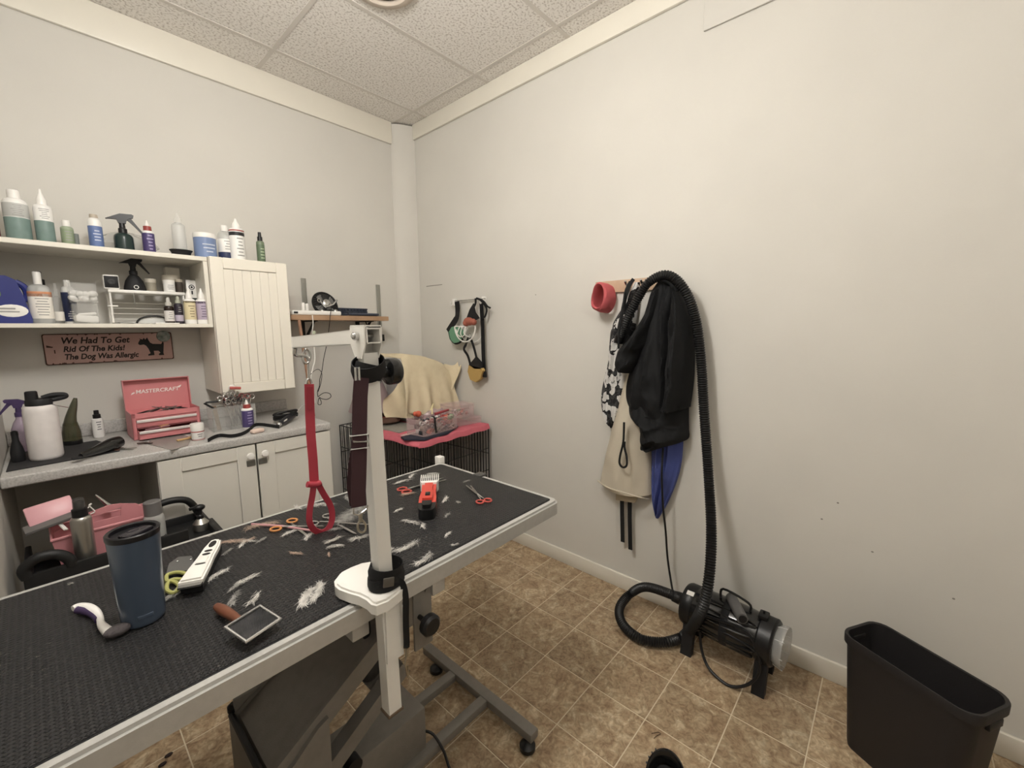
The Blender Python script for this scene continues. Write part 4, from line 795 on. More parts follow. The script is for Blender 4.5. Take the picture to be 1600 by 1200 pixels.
partw('top_panel', tp, wirem, t)
partw('door_frame', MB().tube([(cx0 + .1, cy0 - .006, .06), (cx0 + .42, cy0 - .006, .06), (cx0 + .42, cy0 - .006, .70), (cx0 + .1, cy0 - .006, .70)], .0035, 6, True), wirem, t)
partw('pan', MB().b2((cx0 + .008, cy0 + .008, .012), (cx1 - .008, cy1 - .008, .02)).b2((cx0 + .008, cy0 + .008, .012), (cx0 + .012, cy1 - .008, .05)), black_pl, t)
t = thing('crate_cushion', 'navy blue cushion lying inside the wire crate', 'cushion', (1.69, 2.45, .0205))
partw('cushion_body', MB().b2((cx0 + .02, cy0 + .12, .0205), (cx1 - .03, cy1 - .04, .20), .03, 3), M('navy_fabric', '#22244a', .85, bump=.3), t)
CUSH = t
# pink towel laid over the crate top
pt = M('towel_pink', '#d65f70', .9, bump=.5, bscale=420, var=.2, vscale=30)
CR = .07
def crate_turn(x_, y_, z_):
    dx, dy = x_ - cx0, y_ - cy0; return (cx0 + dx * math.cos(CR) - dy * math.sin(CR), cy0 + dx * math.sin(CR) + dy * math.cos(CR), z_)
CRATE.location = crate_turn((cx0 + cx1) / 2, (cy0 + cy1) / 2, 0); CRATE.rotation_euler.z = CR
CUSH.location = crate_turn(1.69, 2.45, .0205); CUSH.rotation_euler.z = CR
def towel_top(u, v):
    x_ = cx0 - .022 + (cx1 + .012 - cx0) * u; y_ = cy0 - .022 + .62 * v
    z_ = cz1 + .0105 + .003 * math.sin(x_ * 40 + y_ * 25)
    z_ -= max((.012 - v) * 2.0, (.012 - u) * 1.6, 0)
    return crate_turn(x_, y_, z_)
solo('pink_towel', MB().grid(towel_top, 40, 60, (0, 0, .007)), pt, 'coral pink towel spread over the top of the wire crate', 'towel')
TZ = cz1 + .021
nv = M('navy_cloth', '#2a2c3c', .8, bump=.3)
solo('navy_mat', MB().prism([(p[0], p[1]) for p in reversed([(1.352, 2.108, 0.79), (1.333, 2.042, 0.79), (1.41, 1.952, 0.79), (1.592, 1.967, 0.79), (1.754, 2.062, 0.79), (1.8, 2.181, 0.79), (1.672, 2.13, 0.79)])], .008, Matrix.Translation((0, 0, TZ)), .003), nv, 'dark navy cloth folded under the clear box on the pink towel', 'cloth')
pinkp = glassy('pinkish_clear', '#ecc9c9', .2, .1)
def tub(name, label, c, sx, sy, h, rz, lid=False, zb=TZ):
    t = thing(name, label, 'box', (c[0], c[1], zb), rz)
    g = .003
    part('tub_wall', MB().b2((-sx, -sy, 0), (sx, sy, .004)).b2((-sx, -sy, .0), (-sx + g, sy, h)).b2((sx - g, -sy, 0), (sx, sy, h)).b2((-sx, -sy, 0), (sx, -sy + g, h)).b2((-sx, sy - g, 0), (sx, sy, h)), pinkp, t)
    part('rim', MB().tube([(-sx, -sy, h), (sx, -sy, h), (sx, sy, h), (-sx, sy, h)], .005, 6, True), pinkp, t)
    if lid: part('lid', MB().b2((-sx - .004, -sy - .004, h + .004), (sx + .004, sy + .004, h + .012), .003), pinkp, t)
    return t
tc1 = (1.56, 2.075)
tub('clear_tub', 'clear pinkish open tub full of bows and ribbons on the pink towel', tc1, .14, .075, .09, .12, zb=TZ + .009)
cols = [('#23262b', 'black'), ('#d2542c', 'orange'), ('#6f8f66', 'green'), ('#8c7a72', 'taupe'), ('#3c4652', 'slate'), ('#b9a69d', 'beige'), ('#c9c6c2', 'white'), ('#9b3038', 'red'), ('#b26d63', 'rose')]
rnd = random.Random(21)
def bow(name, label, c, s, m, rz, group):
    t = thing(name, label, 'bow', c, rz, group)
    for k in (-1, 1):
        part('loop', MB().grid(lambda u, v: (k * s * (.12 + .9 * math.sin(PI * u) ** .8 * .9), (v - .5) * s * .9, s * .42 * math.sin(2 * PI * u) + s * .45), 10, 2, (0, 0, .002)), m, t)
    part('knot', MB().sphere((0, 0, s * .45), s * .25), m, t)
for k in range(36):
    hx, nm = cols[k % 9]
    m = M('bow_' + nm, hx, .6)
    lx, ly = -.105 + (k % 6) * .042, -.05 + ((k // 6) % 2) * .05
    c = (tc1[0] + lx + rnd.uniform(-.006, .006), tc1[1] + ly + .012 * (lx / .14) + rnd.uniform(-.006, .006), TZ + .016 + (k // 12) * .028)
    bow('pet_bow', nm + ' ribbon bow in the clear tub on the pink towel', c, .029, m, rnd.uniform(-.6, .6), 'bows in the clear tub')
# things sticking out of the tub
solo('orange_bow_top', MB().sphere((1.475, 2.10, TZ + .125), .021, (1, .8, .9)).sphere((1.452, 2.098, TZ + .13), .014), M('bow_orange', '#d2542c', .6), 'bright orange bow on top of the clear tub heap', 'bow')
solo('cream_strap', MB().tube(catmull([(1.60, 2.13, TZ + .1), (1.61, 2.14, TZ + .14), (1.625, 2.15, TZ + .16), (1.6, 2.15, TZ + .12)], 5), .004, flat=(.012, .003)), M('cream_ribbon', '#e3d59b', .6), 'cream yellow ribbon sticking out of the clear tub', 'ribbon')
solo('red_rod', MB().cyl((1.6, 2.1, TZ + .105), (1.70, 2.09, TZ + .118), .009, .007), M('bow_red', '#9b3038', .6), 'dark red rolled ribbon across the clear tub', 'ribbon')
solo('black_strap_tub', MB().tube(catmull([(1.51, 2.02, TZ + .115), (1.515, 1.995, TZ + .11), (1.512, 1.985, TZ + .06), (1.52, 1.985, TZ + .02)], 6), .004, flat=(.012, .003)), black_web, 'black strap hanging over the front of the clear tub', 'strap')
crumple('plastic_bag', 'crumpled lilac clear bag behind the clear tub', 'bag', (1.68, 2.2, TZ), .1, .05, .06, glassy('lilac_film', '#cfb4bc', .5, .2), 9)
tc2 = (1.85, 2.19)
tub('clear_tub', 'flat lidded clear tub beside the right wall on the pink towel', (1.86, 2.15), .10, .09, .035, -.1, True)
tub('clear_tub', 'lidded clear box of dark bows stacked on the flat tub', (1.84, 2.17), .085, .075, .075, -.1, True, TZ + .048)
for k in range(12):
    hx, nm = cols[(k * 5 + 2) % 9]
    bow('pet_bow', nm + ' ribbon bow in the stacked clear box by the wall', (1.785 + (k % 4) * .036, 2.135 + ((k // 4) % 2) * .05, TZ + .055 + (k // 8) * .03), .018, M('bow_' + nm, hx, .6), rnd.uniform(-.8, .8), 'bows in the stacked clear box')
# round orange dishes, flat board, card
rd = M('orange_dish', '#c65a3c', .5, var=.4, vscale=40, col2='#8d3d2c'); rim_m = M('dish_rim', '#7d5c4c', .4, .3)
for k, (dx, dy, zz, lab) in enumerate(((1.51, 2.50, cz1 + .034, 'open round orange tin dish behind the white post'), (1.445, 2.66, cz1 + .012, 'lower round orange dish of the stack by the crate edge'), (1.445, 2.66, cz1 + .065, 'upper round orange dish of the stack by the crate edge'))):
    t = thing('round_dish', lab, 'dish', (dx, dy, zz))
    part('dish_body', MB().lathe([(.001, 0), (.07, 0), (.085, .012), (.088, .045), (.084, .045), (.08, .014), (.068, .006), (.001, .006)], seg=30), rim_m, t)
    part('filling', MB().lathe([(.079, .024), (.06, .03), (.001, .027)], seg=24), rd, t)
solo('grey_board', MB().box((1.50, 2.36, cz1 + .022), (.20, .26, .008), rot(0, 0, .1), .002), M('board_grey', '#8f8a80', .6, var=.3, vscale=40), 'grey-beige flat board beside the round orange dish', 'board')
solo('patterned_card', MB().box((1.455, 2.15, cz1 + .018), (.13, .05, .006), rot(0, 0, .08), .001), M('card_pattern', '#d9c4bb', .5, var=.9, vscale=90, col2='#a05048'), 'cream and red patterned strip at the front left of the pink towel', 'card')
# tall bin under a beige towel : laundry hamper shape draped with a bath towel
HX, HY, HZ = 1.725, 2.53, cz1 + .022
t = thing('grey_hamper', 'grey plastic hamper mostly hidden under the beige towel', 'hamper', (HX + .03, HY, HZ))
part('hamper_body', caddy_wall(.155, .14, .39, .85), M('hamper_grey', '#a7a4a1', .5), t)
bt = M('towel_beige', '#e0cfa8', .95, bump=.9, bscale=330, var=.3, vscale=25, col2='#cdb68c')
def towel_drape(u, v):
    # v: 0 back .. 1 front hem ; u across
    s = (u - .5)
    x_ = HX + .02 + s * (.36 + .20 * max(0, v - .3)) + .04 * (v - .5)
    if v < .38: y_ = HY + .16 - (v / .38) * .32; z_ = HZ + .415 + .03 * (1 - abs(s) * 2) * (1 - v)
    else:
        q = (v - .38) / .62; y_ = HY - .165 - .05 * math.sin(q * PI / 2); z_ = HZ + .41 - q * (.37 - .16 * max(0, -s) * 2 * 0)
    fold = .014 * math.sin(u * 17 + v * 2) + .010 * math.sin(u * 31 + 1.3) * v
    y_ -= max(0, v - .45) * (fold * 2.4) ; z_ -= .08 * max(0, abs(s) - .40) * 3
    z_ += .008 * noise.noise((x_ * 9, y_ * 9, 3)); x_ += .01 * noise.noise((x_ * 8, z_ * 8, 1))
    z_ += .03 - .10 * u     # slopes down to the right
    return (x_, y_, z_ + .028)
solo('beige_towel', MB().grid(towel_drape, 46, 40, (0, .006, -.006)), bt, 'beige bath towel draped over the hamper on the crate', 'towel')
def towel_wing(u, v):
    x_ = HX + .17 + .095 * u; y_ = HY - .16 - .05 * v + .03 * math.sin(u * 5)
    z_ = HZ + .36 + .03 * u - v * (.30 - .27 * u) + .012 * math.sin(v * 9 + u * 6)
    return (x_, y_, z_)
w_ = partw('towel_corner', MB().grid(towel_wing, 16, 16, (.004, .005, 0)), bt, [o for o in COL.objects if o.name == 'beige_towel'][0])
def towel_left(u, v):
    x_ = HX - .11 - .18 * u; y_ = HY - .17 + .05 * u + .02 * math.sin(u * 6 + v * 4)
    z_ = HZ + .36 - .17 * u - v * (.33 - .2 * u) + .012 * math.sin(v * 7)
    return (x_, y_, z_)
partw('towel_corner', MB().grid(towel_left, 14, 14, (.004, .005, 0)), bt, [o for o in COL.objects if o.name == 'beige_towel'][0])
crumple('plastic_bag', 'crumpled grey clear bag beside the hamper above the orange dishes', 'bag', (1.47, 2.62, cz1 + .29), .09, .07, .06, glassy('grey_bag', '#a9a8a8', .65, .25), 14)
t = thing('plastic_cone', 'dusty mauve plastic cone collar standing behind the white post', 'cone', (1.485, 2.66, cz1 + .10))
part('cone_wall', MB().lathe([(.15, 0), (.152, 0), (.08, .2), (.078, .2)], seg=32, cap=False, closed=True), M('mauve_plastic', '#a58c8c', .4), t)
solo('purple_dish', MB().lathe([(.001, 0), (.06, 0), (.075, .05), (.072, .05), (.058, .006), (.001, .006)], (1.64, 2.335, TZ), 24), M('plum_dish', '#6f4a54', .5), 'plum coloured bowl in front of the beige towel', 'bowl')
# ================================================================== grooming table
silverp = M('silver_hammered', '#c2c0bb', .38, .3, var=.15, vscale=60, bump=.15, bscale=300)
greyp = M('grey_powder_coat', '#857f77', .5, .1, var=.2, vscale=40, bump=.2, bscale=350)
whitep = M('white_enamel', '#e9e6df', .35, var=.06, vscale=12)
GT = thing('grooming_table', 'electric lift grooming table with black ribbed rubber top', 'table', (.5, 1.117, 0), .014)
TTOP = .84
part('table_frame', MB().prism(rrect(1.276, .636, .028, 6), .046, Matrix.Translation((-.007, 0, TTOP - .047)), .007), silverp, GT)
def matmat():
    m = bpy.data.materials.new('ribbed_rubber'); m.use_nodes = True; nt = m.node_tree; b = nt.nodes['Principled BSDF']; L = nt.links.new
    b.inputs['Base Color'].default_value = rgb('#272627'); b.inputs['Roughness'].default_value = .46; b.inputs['Specular IOR Level'].default_value = .42
    tc = nt.nodes.new('ShaderNodeTexCoord'); sp = nt.nodes.new('ShaderNodeSeparateXYZ'); L(tc.outputs['Object'], sp.inputs[0])
    def wave(sock, per):
        k = nt.nodes.new('ShaderNodeMath'); k.operation = 'MULTIPLY'; k.inputs[1].default_value = 2 * PI / per; L(sock, k.inputs[0])
        s = nt.nodes.new('ShaderNodeMath'); s.operation = 'SINE'; L(k.outputs[0], s.inputs[0]); return s.outputs[0]
    a = wave(sp.outputs[0], .0098); c = wave(sp.outputs[1], .0088)
    ad = nt.nodes.new('ShaderNodeMath'); ad.operation = 'ADD'; L(a, ad.inputs[0]); L(c, ad.inputs[1])
    mr = nt.nodes.new('ShaderNodeMapRange'); mr.inputs[1].default_value = -.2; mr.inputs[2].default_value = 1.3; L(ad.outputs[0], mr.inputs[0])
    bp = nt.nodes.new('ShaderNodeBump'); bp.inputs['Strength'].default_value = 1.0; bp.inputs['Distance'].default_value = .004; L(mr.outputs[0], bp.inputs['Height']); L(bp.outputs[0], b.inputs['Normal'])
    return m
part('rubber_top', MB().prism(rrect(1.228, .588, .012, 4), .003, Matrix.Translation((-.007, 0, TTOP - .0015)), .001), matmat(), GT)
part('edge_seam', MB().prism(rrect(1.233, .593, .014, 4), .0012, Matrix.Translation((-.007, 0, TTOP - .0011))), black_matte, GT)
partw('edge_latch', MB().b2((1.10, 1.17, .838), (1.138, 1.21, .846), .003), M('latch_grey', '#5e5c59', .4, .4), GT, label='small dark latch on the table edge')
partw('corner_socket', MB().b2((1.125, 1.455, .80), (1.155, 1.49, .856), .003), whitep, GT, label='white bracket at the far corner')
# lift
def bar(a, b, w_, h_, up=(0, 0, 1)): return MB().tube([a, b], .01, flat=(w_, h_), up=up)
def slant(x0, z0, x1, z1, ya, yb, t):
    d = Vector((x1 - x0, 0, z1 - z0)).normalized(); n = Vector((-d.z, 0, d.x)) * t
    p = [Vector((x0, 0, z0)), Vector((x1, 0, z1)), Vector((x1, 0, z1)) + n, Vector((x0, 0, z0)) + n]
    vs = [(q.x, ya, q.z) for q in p] + [(q.x, yb, q.z) for q in p]
    return vs, [(0, 1, 2, 3), (7, 6, 5, 4), (1, 0, 4, 5), (2, 1, 5, 6), (3, 2, 6, 7), (0, 3, 7, 4)]
partw('upper_arm', MB().add(*slant(.262, .375, .60, .585, 1.0, 1.245, .012)), greyp, GT)
ua = [o for o in GT.children if o.name.startswith('upper_arm')][0]
partw('flange', MB().add(*slant(.262, .345, .60, .555, .99, 1.003, .05)), greyp, ua); partw('flange', MB().add(*slant(.262, .345, .60, .555, 1.242, 1.255, .05)), greyp, ua)
partw('lower_arm', MB().add(*slant(.37, .235, .64, .405, 1.0, 1.04, .045)), greyp, GT); partw('lower_arm', MB().add(*slant(.37, .235, .64, .405, 1.20, 1.24, .045)), greyp, GT)
partw('arm_plate', MB().add(*slant(.55, .355, .64, .41, 1.04, 1.2, .008)), greyp, GT)
partw('lift_column', MB().b2((.235, .99, .06), (.247, 1.26, .385), .003).b2((.247, 1.245, .06), (.385, 1.257, .43), .003).b2((.247, 1.0, .06), (.385, 1.245, .075)), greyp, GT)
partw('side_gusset', MB().prism([(.245, .06), (.386, .06), (.386, .455), (.36, .445), (.30, .395), (.25, .372)], .012, Matrix.Translation((0, .99, 0)) @ rot(PI / 2)), greyp, GT)
partw('rubber_edge', MB().tube([(.241, .992, .388), (.241, 1.255, .388)], .008, 8), black_pl, GT)
partw('pivot_bolt', MB().lathe([(.016, 0), (.016, .012), (.008, .02), (.001, .02)], (.25, 1.262, .392), 14), black_metal, GT); partw('pivot_bolt', MB().lathe([(.009, 0), (.009, .008), (.001, .01)], (.33, .978, .33), 12, mx=rot(PI / 2)), black_metal, GT)
partw('motor_housing', MB().b2((.386, 1.035, .058), (.712, 1.175, .205), .004, 2), greyp, GT)
partw('table_bracket', MB().b2((.56, .985, .555), (.70, 1.0, .79), .003).b2((.56, 1.235, .555), (.70, 1.25, .79), .003).b2((.56, 1.0, .76), (.70, 1.235, .79)), greyp, GT)
partw('cross_brace', MB().b2((.385, .82, .745), (.425, 1.42, .79), .003), silverp, GT); partw('cross_brace', MB().b2((.60, .82, .745), (.64, 1.42, .79), .003), silverp, GT)
partw('knob_plate', MB().b2((.545, .825, .62), (.60, .833, .79), .003).cyl((.585, .8245, .77), (.585, .821, .77), .006).cyl((.585, .8245, .645), (.585, .821, .645), .008), greyp, GT)
partw('clamp_knob', MB().lathe([(.006, 0), (.006, .03), (.02, .03), (.026, .036), (.026, .05), (.02, .056), (.001, .057)], (.56, .8245, .71), 18, mx=rot(PI / 2)), black_pl, GT)
partw('rubber_bumper', MB().cyl((.535, 1.05, .50), (.535, 1.05, .60), .011).sphere((.535, 1.05, .46), .036, (1, 1, 1.15)), black_matte, GT)
partw('roller', MB().cyl((.455, 1.0, .235), (.455, 1.03, .235), .022), black_pl, GT)
# base frame
for x_ in (.985, .03): partw('foot_bar', MB().b2((x_ - .02, .80, .03), (x_ + .02, 1.405, .062), .004), greyp, GT)
for y_ in (1.028, 1.205): partw('base_beam', MB().b2((.05, y_ - .018, .031), (.965, y_ + .018, .060), .003), greyp, GT)
for x_ in (.965, .05):
    for y_ in (.815, 1.31): partw('leveling_foot', MB().lathe([(.02, 0), (.027, .006), (.027, .02), (.018, .027), (.01, .032)], (x_, y_, .0005), 18), black_pl, GT)
partw('power_cable', MB().tube(catmull([(.714, 1.06, .10), (.735, 1.03, .09), (.745, .99, .05), (.74, .95, .012), (.72, .86, .006), (.6, .7, .006), (.4, .5, .006)], 6), .0045, 7), black_pl, GT)
# ---- grooming arm
PY = .78
GA = thing('grooming_post', 'white steel grooming arm clamped to the near edge of the table', 'grooming arm', (.45, PY, .565))
pts = [(0.38, 0.881, 0.872), (0.403, 0.9, 0.872), (0.429, 0.903, 0.872), (0.456, 0.9, 0.872), (0.481, 0.885, 0.872), (0.507, 0.851, 0.872), (0.491, 0.774, 0.872), (0.476, 0.747, 0.872), (0.45, 0.736, 0.872), (0.421, 0.729, 0.872), (0.398, 0.734, 0.872), (0.393, 0.746, 0.872), (0.394, 0.767, 0.872), (0.39, 0.791, 0.872), (0.381, 0.814, 0.872), (0.373, 0.843, 0.872), (0.373, 0.863, 0.872)]
partw('clamp_plate', MB().prism([(p[0], p[1]) for p in pts], .026, Matrix.Translation((0, 0, .8455)), .005), M('clamp_white', '#ece9e2', .25, coat=.3), GA)
post = partw('post', MB().tube([(.4475, PY, .565), (.431, PY, 1.375)], .01, flat=(.031, .031), up=(0, 1, 0)), whitep, GA)
partw('sleeve', MB().tube([(.451, PY - .002, .70), (.4525, PY - .002, .85)], .01, flat=(.041, .038), up=(0, 1, 0)), whitep, GA)
partw('sleeve_bolt', MB().cyl((.472, PY, .80), (.482, PY, .80), .009).box((.478, PY - .01, .80), (.006, .02, .02), None, .002), whitep, GA)
partw('post_foot', MB().box((.4475, PY, .567), (.038, .036, .006), None, .001), M('foot_brown', '#6e5a45', .5), GA)
bz = 1.36
br = MB(); MXB = Matrix(((0, 0, 1, 0), (1, 0, 0, 0), (0, 1, 0, 0), (0, 0, 0, 1)))
pl = [(-.028, .066), (.028, .066), (.028, .030), (.012, .004), (-.013, .004), (-.027, .030)]
for s in (-1, 1): br.prism([(PY + a, bz + b) for a, b in pl], .003, Matrix(((0, 0, 1, .431 + s * .0175 - .001), (1, 0, 0, 0), (0, 1, 0, 0), (0, 0, 0, 1))))
br.b2((.413, PY + .008, bz + .004), (.449, PY + .012, bz + .034)).b2((.413, PY - .0275, bz + .0665), (.449, PY + .0275, bz + .069))
partw('hinge_bracket', br, whitep, GA)
partw('hinge_bolt', MB().cyl((.404, PY - .002, bz + .048), (.412, PY - .002, bz + .048), .008).cyl((.404, PY - .002, bz + .048), (.455, PY - .002, bz + .048), .004).sphere((.403, PY - .002, bz + .048), .006, (.6, 1, 1)), chrome, GA)
A0 = Vector((.431, PY - .03, bz + .0485)); A1 = Vector((.458, 1.185, 1.388)); Ad = (A1 - A0).normalized(); As = Ad.cross(Vector((0, 0, 1))).normalized(); Au = As.cross(Ad)
arm = MB(); g = .0022; q = .0148
for (a, b_) in ((1, 0), (-1, 0), (0, 1), (0, -1)):
    off = As * a * (q - g / 2) + Au * b_ * (q - g / 2)
    arm.tube([A0 + off, A1 + off], .01, flat=((2 * q, g) if b_ else (g, 2 * q)), up=tuple(Au))
partw('arm_tube', arm, whitep, GA)
partw('end_plug', MB().tube([A1, A1 + Ad * .004], .01, flat=(.031, .031), up=tuple(Au)), whitep, GA)
partw('shackle', MB().tube(catmull([A1 + Vector((-.012, -.01, -.016)), A1 + Vector((-.012, -.005, -.032)), A1 + Vector((.008, 0, -.036)), A1 + Vector((.02, 0, -.04)), A1 + Vector((.024, 0, -.05))], 5), .005, 8), chrome, GA)
kx = MB().lathe([(.011, 0), (.012, .024), (.024, .026), (.0275, .029), (.028, .033), (.028, .048), (.026, .052), (.02, .054), (.001, .0545)], (.446, PY, 1.333), 26, mx=rot(0, PI / 2))
partw('hand_knob', kx, M('knob_black', '#161617', .25, coat=.3), GA)
def collar(c, r, h, tilt, name, parent, m=black_web, seg=26):
    T = Matrix.Translation(c) @ rot(tilt[0], tilt[1])
    return partw(name, MB().lathe([(r * .95, -h / 2), (r, -h / 2), (r * 1.08, 0), (r, h / 2), (r * .95, h / 2), (r * .98, 0)], (0, 0, 0), seg, sx=1.1, sy=.9, mx=T, cap=False, closed=True), m, parent)
# burgundy belly strap with black padded collar, hung round the post
BS = thing('grooming_loop', 'burgundy nylon noose with steel buckle hanging on the arm post', 'strap', (.43, PY - .03, .95))
collar((.428, PY - .010, 1.345), .030, .034, (.42, -.30), 'neck_loop', BS)
collar((.432, PY - .002, 1.338), .026, .03, (.1, .25), 'neck_loop', BS)
burg = M('burgundy_webbing', '#41242b', .8, bump=.3, bscale=700)
sp = [(0.402, 0.752, 1.329), (0.397, 0.752, 1.293), (0.393, 0.752, 1.243), (0.39, 0.752, 1.193), (0.386, 0.752, 1.143), (0.382, 0.752, 1.099), (0.382, 0.752, 1.077)]
partw('strap_front', MB().tube(sp, .003, flat=(.0275, .0025), up=(-.35, -1, 0)), burg, BS)
partw('strap_back', MB().tube([(0.402, 0.775, 1.2), (0.391, 0.775, 1.15), (0.386, 0.775, 1.112), (0.39, 0.775, 1.073)], .003, flat=(.0275, .0025), up=(-.35, -1, 0)), burg, BS)
def ring_rect(c, w_, h_, r, up=(0, 1, 0), tilt=0):
    c = Vector(c); return MB().tube([c + Vector((a * w_ / 2 * .94, a * -w_ / 2 * .33, b * h_ / 2)) for a, b in ((-1, -1), (1, -1), (1, 1), (-1, 1))], r, 7, True)
partw('top_ring', ring_rect((0.385, 0.735, 1.339), .006, .024, .0022), chrome, BS); partw('slide_buckle', ring_rect((0.388, 0.747, 1.207), .034, .026, .0022), chrome, BS); partw('buckle_bar', MB().tube([(0.375, 0.746, 1.21), (0.403, 0.744, 1.205)], .0022, 6), chrome, BS)
partw('end_ring', MB().tube([(0.371, 0.752, 1.079), (0.37, 0.752, 1.066), (0.379, 0.752, 1.061), (0.388, 0.752, 1.063), (0.398, 0.752, 1.067), (0.4, 0.752, 1.074)], .0022, 6), chrome, BS)
partw('snap_hook', MB().tube([(0.386, 0.755, 1.064), (0.385, 0.755, 1.044)], .004, 8).tube(catmull([Vector(p) for p in [(0.385, 0.755, 1.048), (0.379, 0.755, 1.04), (0.38, 0.755, 1.028), (0.387, 0.755, 1.021), (0.394, 0.755, 1.023), (0.395, 0.755, 1.035), (0.388, 0.755, 1.047)]], 5), .0022, 6), M('nickel', '#b5ae9d', .3, 1.0), BS)
# red leash on the arm end
RL = thing('grooming_noose', 'red rubbery grooming noose hanging from the end of the arm', 'noose', (0.48, 1.185, 0.842))
redm = M('noose_red', '#b92a40', .38, bump=.1)
partw('strap', MB().tube([(0.479, 1.185, 1.273), (0.476, 1.185, 1.202), (0.474, 1.185, 1.13), (0.475, 1.185, 1.057), (0.474, 1.185, 0.988)], .003, flat=(.024, .006), up=(-.4, -1, 0)), redm, RL)
partw('loop', MB().tube(catmull([Vector(p) for p in [(0.474, 1.185, 0.997), (0.466, 1.185, 0.956), (0.456, 1.185, 0.916), (0.454, 1.185, 0.882), (0.465, 1.185, 0.856), (0.486, 1.185, 0.84), (0.507, 1.185, 0.848), (0.518, 1.185, 0.875), (0.515, 1.185, 0.912), (0.498, 1.185, 0.952), (0.484, 1.185, 0.987)]], 6), .003, flat=(.016, .0055), up=(-.4, -1, 0)), redm, RL)
partw('slider', MB().tube([(0.452, 1.178, 0.996), (0.46, 1.178, 0.993), (0.478, 1.178, 0.988), (0.489, 1.178, 0.991)], .0085, 10), redm, RL)
partw('sewn_fold', MB().tube([(0.477, 1.178, 1.267), (0.473, 1.178, 1.204)], .003, flat=(.014, .004), up=(-.4, -1, 0)), M('noose_dark_red', '#9d1b30', .45), RL)
partw('ring', MB().tube(catmull([Vector(p) for p in [(0.477, 1.185, 1.37), (0.485, 1.185, 1.363), (0.487, 1.185, 1.347), (0.48, 1.185, 1.333), (0.471, 1.185, 1.332), (0.467, 1.185, 1.344), (0.471, 1.185, 1.358)]], 4, True), .0036, 8, True).tube([(0.48, 1.185, 1.333), (0.478, 1.185, 1.288)], .003, 8).tube(catmull([Vector(p) for p in [(0.47, 1.185, 1.274), (0.475, 1.185, 1.286), (0.482, 1.185, 1.287), (0.486, 1.185, 1.274)]], 4), .003, 8), chrome, RL)
# black strap round the foot of the post, hanging to the side
LB = thing('tether_strap', 'black tether strap wrapped round the post foot and hanging down', 'strap', (.47, PY - .03, .60))
collar((.449, PY - .001, .905), .033, .03, (.15, .1), 'wrap', LB); collar((.449, PY - .001, .885), .035, .03, (-.1, -.1), 'wrap', LB)
partw('keeper', MB().box((0.43, 0.738, 0.901), (.022, .003, .02), rot(0, .1, -.35), .001), M('keeper_grey', '#5f5951', .5, .2), LB, label='grey stitched keeper')
partw('hanging_end', MB().tube(catmull([Vector(p) for p in [(0.454, 0.75, 0.892), (0.467, 0.745, 0.877), (0.47, 0.74, 0.844), (0.471, 0.745, 0.788), (0.474, 0.75, 0.738), (0.473, 0.75, 0.72)]], 5), .003, flat=(.013, .003), up=(-.4, -1, 0)), black_web, LB)
partw('snap_hook', MB().tube([(0.474, 0.75, 0.719), (0.473, 0.75, 0.699)], .004, 8).tube(catmull([Vector(p) for p in [(0.473, 0.75, 0.7), (0.468, 0.75, 0.685), (0.47, 0.75, 0.665), (0.474, 0.75, 0.646), (0.474, 0.75, 0.675)]], 4), .0022, 6), M('nickel', '#b5ae9d', .3, 1.0), LB)

# ================================================================== on the grooming table
ZT = .8420
mx_, my_, mz_, mr_, mh_ = (0.0816, 1.0858, 0.8420, 0.0349, 0.1915)
navy = M('tumbler_blue', '#506178', .3, .2, coat=.4)
t = thing('tumbler', 'dark blue insulated tumbler with a black rim lid on the table', 'tumbler', (mx_, my_, ZT))
RT = mr_ * 1.19
part('cup', MB().lathe([(mr_ * .9, 0), (mr_ * .98, .003), (mr_, .01), (RT * .985, mh_ * .93), (RT, mh_ * .94)], seg=48), navy, t)
part('rim_gasket', MB().lathe([(RT * 1.0, mh_ * .935), (RT * 1.02, mh_ * .95), (RT * 1.02, mh_ * .99), (RT * .97, mh_ * 1.0), (RT * .86, mh_ * .99), (RT * .84, mh_ * .955), (.001, mh_ * .955)], seg=48), M('lid_black', '#17161a', .3), t)
part('lid_slider', MB().box((.004, -.004, mh_ * .965), (.05, .026, .008), rot(0, 0, .6), .003).box((.0, 0, mh_ * .972), (.02, .012, .008), rot(0, 0, .6), .003), M('lid_smoke', '#2a262c', .2), t)
part('emblem', MB().b2((-.012, -mr_ * 1.035, .018), (.012, -mr_ * 1.03 + .004, .026), .001), M('tumbler_emblem', '#46566c', .4), t)
# white clipper
t = thing('white_clipper', 'white cordless clipper with black buttons lying beside the tumbler', 'clipper', (0.213, 1.223, 0.842))
d0, d1 = Vector((.165, 1.11, .867)), Vector((.252, 1.283, .868)); dv = (d1 - d0).normalized(); CM = Matrix.Translation(d0) @ Matrix.Rotation(math.atan2(dv.y, dv.x), 4, 'Z')
Lc = (d1 - d0).length
def outl(f=1): return [(0, -.023 * f), (.06, -.021 * f), (.11, -.0175 * f), (.16, -.0165 * f), (Lc, -.012 * f), (Lc + .005, 0), (Lc, .012 * f), (.16, .0165 * f), (.11, .0175 * f), (.06, .021 * f), (0, .023 * f)]
partw('top_shell', MB().prism(outl(), .014, CM @ Matrix.Translation((0, 0, -.004)), .004), M('clipper_white', '#eeeae2', .3), t)
partw('under_shell', MB().prism(outl(.88), .02, CM @ Matrix.Translation((.004, 0, -.0235)), .0), black_matte, t)
partw('blade', MB().prism([(-.012, -.021), (0, -.023), (.03, -.022), (.03, .022), (0, .023), (-.012, .021)], .004, CM @ Matrix.Translation((0, 0, -.003))), chrome, t)
partw('switch', MB().box((.085, 0, .0105), (.03, .02, .005), None, .002), M('clipper_white', '#eeeae2', .3), t)
